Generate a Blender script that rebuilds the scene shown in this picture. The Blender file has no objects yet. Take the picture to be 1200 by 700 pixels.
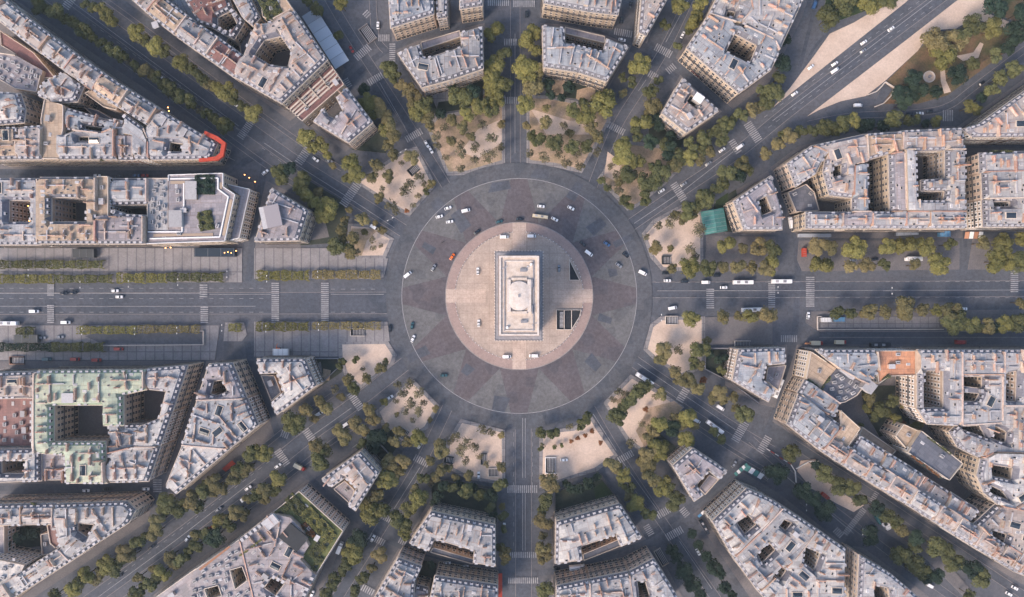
import bpy, bmesh, math, random
import numpy as np
from mathutils import Vector, Matrix
from mathutils.geometry import delaunay_2d_cdt

R = random.Random(7)
SC = bpy.context.scene
COL = SC.collection
rad = math.radians

# ---------------------------------------------------------------- camera, sky, sun, exposure
CAM_H = 410.0          # drone height (m)
PPM = 1.95             # photograph pixels per metre on the ground
cam_d = bpy.data.cameras.new('camera'); cam = bpy.data.objects.new('camera', cam_d); COL.objects.link(cam)
cam.location = (0, 0, CAM_H); cam.rotation_euler = (0, 0, 0)
cam_d.sensor_width = 36.0; cam_d.lens = 36.0 * CAM_H / (1200 / PPM)
cam_d.clip_start = 1; cam_d.clip_end = 6000
SC.camera = cam

SUN_EL, SUN_AZ = rad(38), rad(222)        # azimuth counter-clockwise from +X (sun stands lower left of the picture)
sv = Vector((math.cos(SUN_EL)*math.cos(SUN_AZ), math.cos(SUN_EL)*math.sin(SUN_AZ), math.sin(SUN_EL)))
wd = bpy.data.worlds.new('World'); SC.world = wd; wd.use_nodes = True
nt = wd.node_tree; nt.nodes.clear()
wo = nt.nodes.new('ShaderNodeOutputWorld'); bg = nt.nodes.new('ShaderNodeBackground'); sky = nt.nodes.new('ShaderNodeTexSky')
sky.sky_type = 'NISHITA'; sky.sun_disc = False; sky.sun_elevation = SUN_EL; sky.sun_rotation = math.atan2(sv.x, sv.y)
sky.air_density = 1.0; sky.dust_density = 3.0; sky.ozone_density = 0.8
bg.inputs[1].default_value = 0.15
nt.links.new(sky.outputs[0], bg.inputs[0]); nt.links.new(bg.outputs[0], wo.inputs[0])
sd = bpy.data.lights.new('sun', 'SUN'); sun = bpy.data.objects.new('sun', sd); COL.objects.link(sun)
sd.energy = 1.6; sd.angle = rad(18); sd.color = (1.0, 0.78, 0.62)
sun.rotation_euler = sv.to_track_quat('Z', 'Y').to_euler(); sun.location = sv * 500
SC.view_settings.view_transform = 'Standard'; SC.view_settings.look = 'None'
SC.view_settings.gamma = 1; SC.view_settings.use_curve_mapping = False
SC.view_settings.exposure = 0.97

# ---------------------------------------------------------------- helpers
def W(px, py, z=0.0):
    """a point of the photograph (1200x700) at height z -> metres"""
    k = (CAM_H - z) / CAM_H / PPM
    return ((px - 600) * k, (350 - py) * k)
def mpx(v, z=0.0): return v * (CAM_H - z) / CAM_H / PPM

def newmat(name, col, rough=.8, var=.25, scale=.2, tint=None, orand=0.0, metal=0.0, fine=0.0, spec=.3):
    """plain colour + large noise towards a tint + fine grain + per-object random value"""
    m = bpy.data.materials.new(name); m.use_nodes = True; n = m.node_tree.nodes; L = m.node_tree.links
    b = n['Principled BSDF']; b.inputs['Roughness'].default_value = rough; b.inputs['Metallic'].default_value = metal
    b.inputs['Specular IOR Level'].default_value = spec
    g = n.new('ShaderNodeNewGeometry')
    src = None
    rgb = n.new('ShaderNodeRGB'); rgb.outputs[0].default_value = (*col, 1); src = rgb.outputs[0]
    if var > 0:
        t = n.new('ShaderNodeTexNoise'); t.inputs['Scale'].default_value = scale; t.inputs['Detail'].default_value = 6; t.inputs['Roughness'].default_value = .65
        L.new(g.outputs['Position'], t.inputs['Vector'])
        r = n.new('ShaderNodeMapRange'); r.inputs[1].default_value = .38; r.inputs[2].default_value = .66
        L.new(t.outputs[0], r.inputs[0])
        mx = n.new('ShaderNodeMix'); mx.data_type = 'RGBA'
        tc = tint if tint else tuple(c*(1-var) for c in col)
        L.new(r.outputs[0], mx.inputs[0]); L.new(src, mx.inputs[6]); mx.inputs[7].default_value = (*tc, 1); src = mx.outputs[2]
    if fine > 0:
        t = n.new('ShaderNodeTexNoise'); t.inputs['Scale'].default_value = 1.1; t.inputs['Detail'].default_value = 4
        L.new(g.outputs['Position'], t.inputs['Vector'])
        r = n.new('ShaderNodeMapRange'); r.inputs[1].default_value = .3; r.inputs[2].default_value = .7; r.inputs[3].default_value = 1-fine; r.inputs[4].default_value = 1+fine
        L.new(t.outputs[0], r.inputs[0])
        hs = n.new('ShaderNodeHueSaturation'); L.new(r.outputs[0], hs.inputs['Value']); L.new(src, hs.inputs['Color']); src = hs.outputs[0]
    if orand > 0:
        oi = n.new('ShaderNodeObjectInfo')
        r = n.new('ShaderNodeMapRange'); r.inputs[3].default_value = 1-orand; r.inputs[4].default_value = 1+orand
        L.new(oi.outputs['Random'], r.inputs[0])
        hs = n.new('ShaderNodeHueSaturation'); L.new(r.outputs[0], hs.inputs['Value']); L.new(src, hs.inputs['Color'])
        r2 = n.new('ShaderNodeMapRange'); r2.inputs[3].default_value = .5-orand*.06; r2.inputs[4].default_value = .5+orand*.06
        w2 = n.new('ShaderNodeMath'); w2.operation = 'FRACT'; m3 = n.new('ShaderNodeMath'); m3.operation = 'MULTIPLY'; m3.inputs[1].default_value = 17.3
        L.new(oi.outputs['Random'], m3.inputs[0]); L.new(m3.outputs[0], w2.inputs[0]); L.new(w2.outputs[0], r2.inputs[0]); L.new(r2.outputs[0], hs.inputs['Hue'])
        src = hs.outputs[0]
    L.new(src, b.inputs['Base Color'])
    return m

def roofmat(name, cols, metal=0.0, rough=.55, patch=(12.0, 7.0), stain=(.30, .20, .17), stain_amt=.2):
    """zinc sheets: seams and sheets of differing age laid out along the building (UV in metres), rust and soot stains"""
    m = bpy.data.materials.new(name); m.use_nodes = True; n = m.node_tree.nodes; L = m.node_tree.links
    b = n['Principled BSDF']; b.inputs['Roughness'].default_value = rough; b.inputs['Specular IOR Level'].default_value = .35
    uv = n.new('ShaderNodeUVMap'); uv.uv_map = 'UVMap'
    oi = n.new('ShaderNodeObjectInfo')
    off = n.new('ShaderNodeVectorMath'); off.operation = 'MULTIPLY_ADD'
    cmb = n.new('ShaderNodeCombineXYZ'); L.new(oi.outputs['Random'], cmb.inputs[0]); L.new(oi.outputs['Random'], cmb.inputs[1])
    L.new(cmb.outputs[0], off.inputs[0]); off.inputs[1].default_value = (91, 57, 0); L.new(uv.outputs[0], off.inputs[2])
    def brick(w, h, c1, c2, mort, ms, bias=0):
        t = n.new('ShaderNodeTexBrick'); t.inputs['Scale'].default_value = 1; t.inputs['Brick Width'].default_value = w; t.inputs['Row Height'].default_value = h
        t.inputs['Mortar Size'].default_value = ms; t.inputs['Color1'].default_value = (*c1, 1); t.inputs['Color2'].default_value = (*c2, 1); t.inputs['Mortar'].default_value = (*mort, 1)
        t.inputs['Bias'].default_value = bias; t.inputs['Mortar Smooth'].default_value = .3
        L.new(off.outputs[0], t.inputs['Vector']); return t
    big = brick(patch[0], patch[1], cols[0], cols[1], cols[2], .12)
    sm = brick(3.4, 2.3, (1.2, 1.2, 1.2), (.74, .76, .80), (.62, .6, .6), .07)
    mul = n.new('ShaderNodeMix'); mul.data_type = 'RGBA'; mul.blend_type = 'MULTIPLY'; mul.inputs[0].default_value = .85
    L.new(big.outputs[0], mul.inputs[6]); L.new(sm.outputs[0], mul.inputs[7])
    t = n.new('ShaderNodeTexNoise'); t.inputs['Scale'].default_value = .22; t.inputs['Detail'].default_value = 7; t.inputs['Roughness'].default_value = .7
    L.new(off.outputs[0], t.inputs['Vector'])
    r = n.new('ShaderNodeMapRange'); r.inputs[1].default_value = .52; r.inputs[2].default_value = .72; r.inputs[4].default_value = stain_amt
    L.new(t.outputs[0], r.inputs[0])
    mx = n.new('ShaderNodeMix'); mx.data_type = 'RGBA'; L.new(r.outputs[0], mx.inputs[0]); L.new(mul.outputs[2], mx.inputs[6]); mx.inputs[7].default_value = (*stain, 1)
    t2 = n.new('ShaderNodeTexNoise'); t2.inputs['Scale'].default_value = .9; t2.inputs['Detail'].default_value = 5
    L.new(off.outputs[0], t2.inputs['Vector'])
    r2 = n.new('ShaderNodeMapRange'); r2.inputs[1].default_value = .3; r2.inputs[2].default_value = .7; r2.inputs[3].default_value = .9; r2.inputs[4].default_value = 1.1
    L.new(t2.outputs[0], r2.inputs[0])
    mr = n.new('ShaderNodeMapRange'); mr.inputs[3].default_value = .84; mr.inputs[4].default_value = 1.12; L.new(oi.outputs['Random'], mr.inputs[0])
    mm = n.new('ShaderNodeMath'); mm.operation = 'MULTIPLY'; L.new(r2.outputs[0], mm.inputs[0]); L.new(mr.outputs[0], mm.inputs[1])
    hs = n.new('ShaderNodeHueSaturation'); L.new(mm.outputs[0], hs.inputs['Value']); L.new(mx.outputs[2], hs.inputs['Color'])
    L.new(hs.outputs[0], b.inputs['Base Color'])
    bp = n.new('ShaderNodeBump'); bp.inputs['Strength'].default_value = .35; bp.inputs['Distance'].default_value = .1
    L.new(sm.outputs['Fac'], bp.inputs['Height']); L.new(bp.outputs[0], b.inputs['Normal'])
    return m

def roadmat(name, c1, c2, c3, patch=14.0):
    """asphalt or setts: soft worn areas, straight-edged repair patches, fine grain"""
    m = bpy.data.materials.new(name); m.use_nodes = True; n = m.node_tree.nodes; L = m.node_tree.links
    b = n['Principled BSDF']; b.inputs['Roughness'].default_value = .85; b.inputs['Specular IOR Level'].default_value = .2
    g = n.new('ShaderNodeNewGeometry')
    def noise(s, d=6, r=.65):
        t = n.new('ShaderNodeTexNoise'); t.inputs['Scale'].default_value = s; t.inputs['Detail'].default_value = d; t.inputs['Roughness'].default_value = r
        L.new(g.outputs['Position'], t.inputs['Vector']); return t.outputs[0]
    def rng(o, a, bb, c=0, d=1):
        r = n.new('ShaderNodeMapRange'); r.inputs[1].default_value = a; r.inputs[2].default_value = bb; r.inputs[3].default_value = c; r.inputs[4].default_value = d
        L.new(o, r.inputs[0]); return r.outputs[0]
    mx = n.new('ShaderNodeMix'); mx.data_type = 'RGBA'; L.new(rng(noise(.03), .38, .62), mx.inputs[0]); mx.inputs[6].default_value = (*c1, 1); mx.inputs[7].default_value = (*c2, 1)
    v = n.new('ShaderNodeTexVoronoi'); v.distance = 'CHEBYCHEV'; v.inputs['Scale'].default_value = 1/patch
    L.new(g.outputs['Position'], v.inputs['Vector'])
    sx = n.new('ShaderNodeSeparateColor'); L.new(v.outputs['Color'], sx.inputs[0])
    gt = n.new('ShaderNodeMath'); gt.operation = 'GREATER_THAN'; gt.inputs[1].default_value = .82; L.new(sx.outputs[0], gt.inputs[0])
    ml = n.new('ShaderNodeMath'); ml.operation = 'MULTIPLY'; ml.inputs[1].default_value = .42; L.new(gt.outputs[0], ml.inputs[0])
    m2 = n.new('ShaderNodeMix'); m2.data_type = 'RGBA'; L.new(ml.outputs[0], m2.inputs[0]); L.new(mx.outputs[2], m2.inputs[6]); m2.inputs[7].default_value = (*c3, 1)
    v1 = rng(noise(.5, 8, .75), .3, .7, .70, 1.30)
    v2 = rng(noise(.12, 5), .35, .65, .88, 1.12)
    mm = n.new('ShaderNodeMath'); mm.operation = 'MULTIPLY'; L.new(v1, mm.inputs[0]); L.new(v2, mm.inputs[1])
    hs = n.new('ShaderNodeHueSaturation'); L.new(mm.outputs[0], hs.inputs['Value']); L.new(m2.outputs[2], hs.inputs['Color'])
    L.new(hs.outputs[0], b.inputs['Base Color'])
    return m

def paving(name, c1, c2, line, w=6.0, h=6.0, ms=.14, rot=0):
    m = newmat(name, c1, .85, .2, .15, fine=.12); n = m.node_tree.nodes; L = m.node_tree.links
    b = n['Principled BSDF']; src = b.inputs['Base Color'].links[0].from_socket
    g = n.new('ShaderNodeNewGeometry'); mp = n.new('ShaderNodeMapping'); mp.inputs['Rotation'].default_value = (0, 0, rot); L.new(g.outputs['Position'], mp.inputs[0])
    t = n.new('ShaderNodeTexBrick'); t.offset = 0; t.inputs['Scale'].default_value = 1; t.inputs['Brick Width'].default_value = w; t.inputs['Row Height'].default_value = h; t.inputs['Mortar Size'].default_value = ms
    t.inputs['Color1'].default_value = (1, 1, 1, 1); t.inputs['Color2'].default_value = (*[c2[i]/max(c1[i], 1e-4) for i in range(3)], 1); t.inputs['Mortar'].default_value = (*[line[i]/max(c1[i], 1e-4) for i in range(3)], 1)
    L.new(mp.outputs[0], t.inputs['Vector'])
    mu = n.new('ShaderNodeMix'); mu.data_type = 'RGBA'; mu.blend_type = 'MULTIPLY'; mu.inputs[0].default_value = 1
    L.new(src, mu.inputs[6]); L.new(t.outputs[0], mu.inputs[7]); L.new(mu.outputs[2], b.inputs['Base Color'])
    return m

def leafmat(name, c1, c2, c3):
    m = bpy.data.materials.new(name); m.use_nodes = True; n = m.node_tree.nodes; L = m.node_tree.links
    b = n['Principled BSDF']; b.inputs['Roughness'].default_value = .75; b.inputs['Specular IOR Level'].default_value = .15
    at = n.new('ShaderNodeAttribute'); at.attribute_name = 'leaf'
    oi = n.new('ShaderNodeObjectInfo')
    mx = n.new('ShaderNodeMix'); mx.data_type = 'RGBA'; L.new(at.outputs['Fac'], mx.inputs[0]); mx.inputs[6].default_value = (*c1, 1); mx.inputs[7].default_value = (*c2, 1)
    m2 = n.new('ShaderNodeMix'); m2.data_type = 'RGBA'; L.new(mx.outputs[2], m2.inputs[6]); m2.inputs[7].default_value = (*c3, 1)
    mr = n.new('ShaderNodeMapRange'); mr.inputs[4].default_value = .55; L.new(oi.outputs['Random'], mr.inputs[0]); L.new(mr.outputs[0], m2.inputs[0])
    m3 = n.new('ShaderNodeMath'); m3.operation = 'MULTIPLY'; m3.inputs[1].default_value = 13.7; fr = n.new('ShaderNodeMath'); fr.operation = 'FRACT'
    L.new(oi.outputs['Random'], m3.inputs[0]); L.new(m3.outputs[0], fr.inputs[0])
    r3 = n.new('ShaderNodeMapRange'); r3.inputs[3].default_value = .75; r3.inputs[4].default_value = 1.25; L.new(fr.outputs[0], r3.inputs[0])
    hs = n.new('ShaderNodeHueSaturation'); L.new(r3.outputs[0], hs.inputs['Value']); L.new(m2.outputs[2], hs.inputs['Color'])
    L.new(hs.outputs[0], b.inputs['Base Color'])
    return m

M = {}
M['ground'] = roadmat('asphalt_ground', (.104, .106, .122), (.082, .089, .108), (.060, .069, .087), 11)
M['road'] = roadmat('asphalt_road', (.086, .092, .112), (.066, .075, .096), (.046, .055, .072), 13)
M['setts'] = roadmat('roundabout_setts', (.112, .097, .106), (.092, .084, .096), (.066, .067, .082), 9)
M['setts_light'] = roadmat('light_setts', (.134, .132, .137), (.105, .106, .114), (.078, .082, .094), 6)
M['ring'] = roadmat('outer_ring_asphalt', (.098, .100, .113), (.076, .083, .099), (.054, .062, .078), 7)
M['pave'] = paving('stone_paving', (.25, .236, .24), (.225, .212, .22), (.13, .125, .14), 5, 5, .16)
M['pave2'] = paving('esplanade_paving', (.25, .236, .243), (.232, .22, .228), (.15, .146, .16), 5.5, 16, .34)
M['walk'] = newmat('pavement_asphalt', (.150, .140, .146), .9, .3, .12, (.118, .114, .124), fine=.15)
M['sand'] = newmat('sand', (.57, .455, .38), .95, .3, .06, (.46, .355, .29), fine=.10)
M['mulch'] = newmat('dry_ground', (.40, .29, .215), .95, .4, .11, (.26, .205, .13), fine=.2)
M['park'] = newmat('park_ground', (.175, .105, .065), .95, .4, .07, (.065, .075, .035), fine=.25)
M['lawn'] = newmat('lawn', (.040, .060, .024), .95, .4, .15, (.022, .036, .018), fine=.25)
M['gardensoil'] = newmat('garden_ground', (.045, .050, .040), .95, .4, .15, (.025, .035, .028), fine=.2)
M['paint'] = newmat('road_paint', (.36, .355, .37), .8, .35, .5, (.20, .20, .22))
M['kerb'] = newmat('kerb_stone', (.27, .245, .245), .85, .3, .4, fine=.1)
M['island'] = paving('island_paving', (.42, .34, .295), (.395, .318, .275), (.335, .265, .23), 4.5, 4.5, .12)
M['island2'] = newmat('island_walk', (.31, .235, .215), .85, .25, .2, (.27, .20, .185), fine=.1)
M['islandpath'] = paving('island_path', (.49, .39, .335), (.47, .37, .32), (.40, .31, .265), 2.5, 2.5, .08)
M['stone'] = newmat('limestone_wall', (.52, .42, .335), .85, .3, .25, (.38, .30, .24), orand=.2, fine=.08)
M['stone2'] = newmat('pale_plaster_wall', (.50, .435, .375), .85, .3, .3, (.38, .32, .275), orand=.14)
M['brick'] = newmat('brick_wall', (.235, .13, .10), .85, .3, .3, orand=.12)
M['arch'] = newmat('arch_stone', (.58, .50, .44), .8, .3, .35, (.46, .375, .31), fine=.1)
M['archc'] = newmat('weathered_cornice_stone', (.27, .265, .285), .8, .3, .4, (.21, .205, .225), fine=.1)
M['archd'] = newmat('pale_dome_stone', (.60, .54, .50), .8, .2, .5, (.50, .43, .38), fine=.06)
M['zinc'] = roofmat('zinc_roof', ((.385, .37, .365), (.24, .242, .258), (.25, .18, .155)))
M['pinkzinc'] = roofmat('pink_grey_roof', ((.40, .345, .315), (.26, .24, .235), (.31, .19, .15)), stain=(.38, .20, .14), stain_amt=.25)
M['bluezinc'] = roofmat('blue_grey_roof', ((.33, .345, .37), (.205, .225, .255), (.20, .18, .19)))
M['darkroof'] = roofmat('dark_grey_roof', ((.135, .14, .165), (.115, .12, .145), (.09, .09, .11)), stain_amt=.1)
M['whiteroof'] = roofmat('white_roof', ((.49, .465, .44), (.32, .315, .32), (.32, .23, .195)))
M['mauve'] = roofmat('mauve_grey_roof', ((.29, .26, .275), (.21, .195, .21), (.20, .155, .15)))
M['copper'] = roofmat('green_copper_roof', ((.31, .365, .285), (.35, .375, .29), (.25, .25, .18)), stain=(.42, .36, .22), stain_amt=.6)
M['tan'] = roofmat('tan_gravel_roof', ((.42, .32, .235), (.38, .285, .21), (.28, .19, .13)), stain_amt=.2)
M['orange'] = roofmat('orange_terrace', ((.47, .235, .135), (.43, .21, .125), (.22, .12, .09)), patch=(7, 7))
M['redroof'] = roofmat('red_brown_roof', ((.20, .10, .09), (.17, .088, .082), (.12, .07, .07)), stain_amt=.1)
M['slate'] = newmat('slate', (.165, .165, .195), .6, .3, .4, (.12, .12, .15), orand=.2, fine=.15)
M['slatec'] = newmat('copper_slope', (.24, .33, .25), .6, .3, .4, (.30, .32, .20), orand=.1)
M['frame'] = newmat('window_surround', (.55, .47, .40), .8, 0, orand=.1)
M['pane'] = newmat('window_pane', (.035, .042, .055), .25, 0, orand=.5, spec=.6)
M['dormer'] = newmat('dormer_zinc', (.40, .39, .41), .6, 0, orand=.15)
M['cornice'] = newmat('cornice_stone', (.50, .43, .37), .8, .25, .5)
M['rail'] = newmat('balcony_iron', (.05, .05, .06), .6, 0)
M['plaster'] = newmat('chimney_plaster', (.46, .31, .245), .85, .4, .6, (.34, .19, .14), orand=.2)
M['plaster2'] = newmat('chimney_pale', (.50, .42, .37), .85, .4, .6, (.38, .27, .22), orand=.2)
M['pot'] = newmat('terracotta_pot', (.40, .17, .095), .8, 0, orand=.2)
M['unit'] = newmat('roof_unit', (.38, .37, .385), .6, .2, 1, orand=.25)
M['white'] = newmat('white_paint', (.72, .71, .71), .4, 0, orand=.05)
M['vwhite'] = newmat('white_car_paint', (.78, .78, .80), .3, 0, spec=.5)
M['vdark'] = newmat('black_car_paint', (.018, .022, .032), .25, 0, spec=.5)
M['vgrey'] = newmat('grey_car_paint', (.22, .235, .27), .3, 0, spec=.5)
M['vblue'] = newmat('blue_car_paint', (.045, .11, .24), .3, 0, spec=.5)
M['vred'] = newmat('red_car_paint', (.32, .028, .022), .3, 0, spec=.5)
M['vorange'] = newmat('orange_car_paint', (.75, .15, .02), .3, 0, spec=.5)
M['vteal'] = newmat('teal_car_paint', (.03, .09, .11), .3, 0, spec=.5)
M['vcream'] = newmat('cream_paint', (.62, .53, .38), .4, 0, spec=.5)
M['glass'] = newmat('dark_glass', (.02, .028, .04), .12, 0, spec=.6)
M['tyre'] = newmat('tyre_rubber', (.02, .02, .02), .9, 0)
M['metal'] = newmat('grey_metal', (.25, .25, .27), .5, .2, .5)
M['darkmetal'] = newmat('dark_metal', (.05, .055, .06), .5, 0)
M['red'] = newmat('red_fabric', (.44, .06, .035), .8, .2, .6, fine=.1)
M['blue'] = newmat('blue_sheeting', (.10, .25, .42), .6, .2, .6)
M['teal'] = newmat('teal_canvas', (.07, .22, .21), .7, .3, .3, fine=.1)
M['wood'] = newmat('timber', (.22, .13, .08), .8, .3, .5)
M['canopy'] = roofmat('pale_canopy_sheet', ((.52, .56, .62), (.47, .52, .58), (.34, .37, .42)), patch=(5, 40), stain_amt=.1)
M['dark'] = newmat('pit_shade_and_cap', (.022, .026, .034), .7, .3, .5)  # near-black for the painted shade of stair pits, and one pavilion cap
M['lawn2'] = newmat('roof_lawn', (.13, .14, .055), .95, .4, .25, (.07, .085, .04), fine=.25)
M['bark'] = newmat('bark', (.11, .085, .065), .9, .3, 2)
M['leaf_y'] = leafmat('yellow_green_leaves', (.200, .180, .056), (.120, .124, .044), (.13, .12, .046))
M['leaf_g'] = leafmat('green_leaves', (.125, .122, .046), (.070, .080, .036), (.075, .082, .040))
M['leaf_d'] = leafmat('dark_green_leaves', (.026, .046, .032), (.018, .034, .027), (.035, .050, .028))
M['leaf_b'] = leafmat('olive_brown_leaves', (.180, .155, .066), (.105, .104, .052), (.20, .15, .07))
M['leaf_s'] = leafmat('sparse_brown_leaves', (.150, .135, .078), (.095, .098, .060), (.175, .13, .075))
M['leaf_r'] = leafmat('rust_leaves', (.23, .085, .035), (.15, .065, .03), (.2, .09, .04))

def tagp(o, label=None, cat=None, group=None, kind=None):
    if label: o['label'] = label
    if cat: o['category'] = cat
    if group: o['group'] = group
    if kind: o['kind'] = kind
    return o
def empty(name, x, y, label, cat, group=None, rz=0.0, z=0.0):
    o = bpy.data.objects.new(name, None); COL.objects.link(o); o.location = (x, y, z); o.rotation_euler = (0, 0, rz); o.empty_display_size = .5
    return tagp(o, label, cat, group)
def link(name, me, parent=None, loc=(0, 0, 0), rz=0.0, sc=None):
    o = bpy.data.objects.new(name, me); COL.objects.link(o)
    if parent: o.parent = parent
    o.location = loc; o.rotation_euler = (0, 0, rz)
    if sc is not None: o.scale = sc
    return o

class MB:
    """collects faces with material names, then makes one mesh"""
    def __init__(s): s.v = []; s.f = []; s.m = []; s.mats = []
    def mi(s, m):
        if m not in s.mats: s.mats.append(m)
        return s.mats.index(m)
    def add(s, vs, fs, m):
        b = len(s.v); s.v += [tuple(v) for v in vs]; k = s.mi(m)
        for f in fs: s.f.append(tuple(b+i for i in f)); s.m.append(k)
    def box(s, x0, x1, y0, y1, z0, z1, m, rz=0.0, c=(0, 0), taper=1.0):
        ca, sa = math.cos(rz), math.sin(rz); vs = []
        cx, cy = (x0+x1)/2, (y0+y1)/2
        for z, t in ((z0, 1), (z1, taper)):
            for x, y in ((x0, y0), (x1, y0), (x1, y1), (x0, y1)):
                x = cx+(x-cx)*t; y = cy+(y-cy)*t
                vs.append((c[0]+x*ca-y*sa, c[1]+x*sa+y*ca, z))
        s.add(vs, [(3, 2, 1, 0), (4, 5, 6, 7), (0, 1, 5, 4), (1, 2, 6, 5), (2, 3, 7, 6), (3, 0, 4, 7)], m)
    def cyl(s, x, y, z0, z1, r0, r1, m, n=10, sy=1.0):
        vs = []
        for z, r in ((z0, r0), (z1, r1)):
            for i in range(n):
                a = 2*math.pi*i/n; vs.append((x+r*math.cos(a), y+r*sy*math.sin(a), z))
        fs = [(i, (i+1) % n, n+(i+1) % n, n+i) for i in range(n)] + [tuple(range(n, 2*n)), tuple(reversed(range(n)))]
        s.add(vs, fs, m)
    def tube(s, a, b, r0, r1, m, n=6):
        a, b = Vector(a), Vector(b); d = (b-a).normalized(); u = d.orthogonal().normalized(); w = d.cross(u); vs = []
        for p, r in ((a, r0), (b, r1)):
            for i in range(n):
                t = 2*math.pi*i/n; vs.append(p+u*(r*math.cos(t))+w*(r*math.sin(t)))
        s.add(vs, [(i, (i+1) % n, n+(i+1) % n, n+i) for i in range(n)] + [tuple(range(n, 2*n)), tuple(reversed(range(n)))], m)
    def mesh(s, name):
        me = bpy.data.meshes.new(name); me.from_pydata(s.v, [], s.f)
        for m in s.mats: me.materials.append(M[m])
        me.polygons.foreach_set('material_index', s.m); me.update(); return me
    def obj(s, name, parent=None, **k): return link(name, s.mesh(name), parent, **k)

def area(p): return sum(p[i][0]*p[(i+1) % len(p)][1]-p[(i+1) % len(p)][0]*p[i][1] for i in range(len(p)))/2
def pip(pts, poly):
    pts = np.asarray(pts, float).reshape(-1, 2); x, y = pts[:, 0], pts[:, 1]; c = np.zeros(len(pts), bool); n = len(poly)
    for i in range(n):
        x1, y1 = poly[i]; x2, y2 = poly[(i+1) % n]
        if y1 == y2: continue
        k = ((y1 > y) != (y2 > y)) & (x < (x2-x1)*(y-y1)/(y2-y1)+x1); c ^= k
    return c
def tri(loops, extra=()):
    """triangulate polygon with holes (+ extra points) -> verts, tris"""
    vs, es = [], []
    for lp in loops:
        b = len(vs); vs += [Vector(p) for p in lp]; es += [(b+i, b+(i+1) % len(lp)) for i in range(len(lp))]
    vs += [Vector(p) for p in extra]
    v, _, f, *_ = delaunay_2d_cdt(vs, es, [], 0, 1e-4)
    v = np.array([(a[0], a[1]) for a in v])
    f = [t for t in f if len(t) == 3]
    c = np.array([v[list(t)].mean(0) for t in f]); keep = pip(c, loops[0])
    for h in loops[1:]: keep &= ~pip(c, h)
    out = []
    for t, k in zip(f, keep):
        if not k: continue
        a, b, d = v[t[0]], v[t[1]], v[t[2]]
        cr = (b[0]-a[0])*(d[1]-a[1])-(b[1]-a[1])*(d[0]-a[0])
        if abs(cr) < 1e-6: continue
        out.append(tuple(t) if cr > 0 else (t[0], t[2], t[1]))
    return v, out
_z = [0.0]
def sheet(name, px, mat, z=None, kind='structure', step=0.0, holes=(), world=False, side='kerb'):
    """flat sheet on the ground; step > 0 makes a kerb around it"""
    _z[0] += .002
    zz = (step+_z[0]) if z is None else z
    P = [list(p) if world else W(*p) for p in px]
    if area(P) < 0: P.reverse()
    H = [[(p if world else W(*p)) for p in h] for h in holes]
    v, f = tri([P]+H); mb = MB(); mb.add([(a, b, zz) for a, b in v], f, mat)
    if step > 0:
        n = len(P); mb.add([(x, y, zz-.001) for x, y in P]+[(x, y, -.02) for x, y in P], [(i, n+i, n+(i+1) % n, (i+1) % n) for i in range(n)], side)
    o = mb.obj(name)
    if kind: o['kind'] = kind
    return o
def offset_line(pts, d):
    out = []; n = len(pts)
    for i in range(n):
        a = pts[max(i-1, 0)]; b = pts[min(i+1, n-1)]
        t = Vector((b[0]-a[0], b[1]-a[1])).normalized(); out.append((pts[i][0]-t.y*d, pts[i][1]+t.x*d))
    return out
def smooth(pts, n=6):
    """Catmull-Rom through points"""
    if len(pts) < 3: return pts
    out = []; P = [pts[0]]+list(pts)+[pts[-1]]
    for i in range(1, len(P)-2):
        for k in range(n):
            t = k/n; q = []
            for j in (0, 1):
                a, b, c, d = (P[i-1][j], P[i][j], P[i+1][j], P[i+2][j])
                q.append(.5*((2*b)+(-a+c)*t+(2*a-5*b+4*c-d)*t*t+(-a+3*b-3*c+d)*t**3))
            out.append(tuple(q))
    out.append(pts[-1]); return out
def band(name, pts, hw, mat, z=None, kind='structure', kerbs=False, step=0.0):
    pts = smooth(pts); a = offset_line(pts, hw); b = offset_line(pts, -hw)
    o = sheet(name, a+b[::-1], mat, z, kind, step)
    if kerbs:
        for s in (a, b): line('kerb_line', s, .28, 'kerb')
    return o
def line(name, pts, w, mat='paint', dash=None, kind='structure'):
    """painted line of width w (m) along photo points"""
    _z[0] += .002
    mb = MB(); P = [Vector(W(*p)) for p in pts]; hw = w/2
    def quad(a, b):
        t = (b-a).normalized(); n = Vector((-t.y, t.x))*hw
        mb.add([(*(a+n), 0), (*(a-n), 0), (*(b-n), 0), (*(b+n), 0)], [(0, 1, 2, 3)], mat)
    if dash:
        for a, b in zip(P, P[1:]):
            L = (b-a).length; d = 0
            while d+dash[0] < L: quad(a+(b-a)*(d/L), a+(b-a)*((d+dash[0])/L)); d += dash[0]+dash[1]
        if not mb.v: return
    else:
        vs = []; n = len(P)
        for i in range(n):
            t = (P[min(i+1, n-1)]-P[max(i-1, 0)]).normalized(); q = Vector((-t.y, t.x))*hw; vs += [(*(P[i]+q), 0), (*(P[i]-q), 0)]
        mb.add(vs, [(2*i, 2*i+1, 2*i+3, 2*i+2) for i in range(n-1)], mat)
    mb.v = [(a, b, _z[0]+.16) for a, b, _ in mb.v] if mat == 'kerb' else [(a, b, _z[0]) for a, b, _ in mb.v]
    o = mb.obj(name); o['kind'] = kind; return o
CX, CY = 608.5, 347.0
def pol(r, deg): a = rad(deg); return (CX+r*math.sin(a), CY-r*math.cos(a))     # clock angle: 0 = twelve o'clock, 90 = three o'clock
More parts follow.
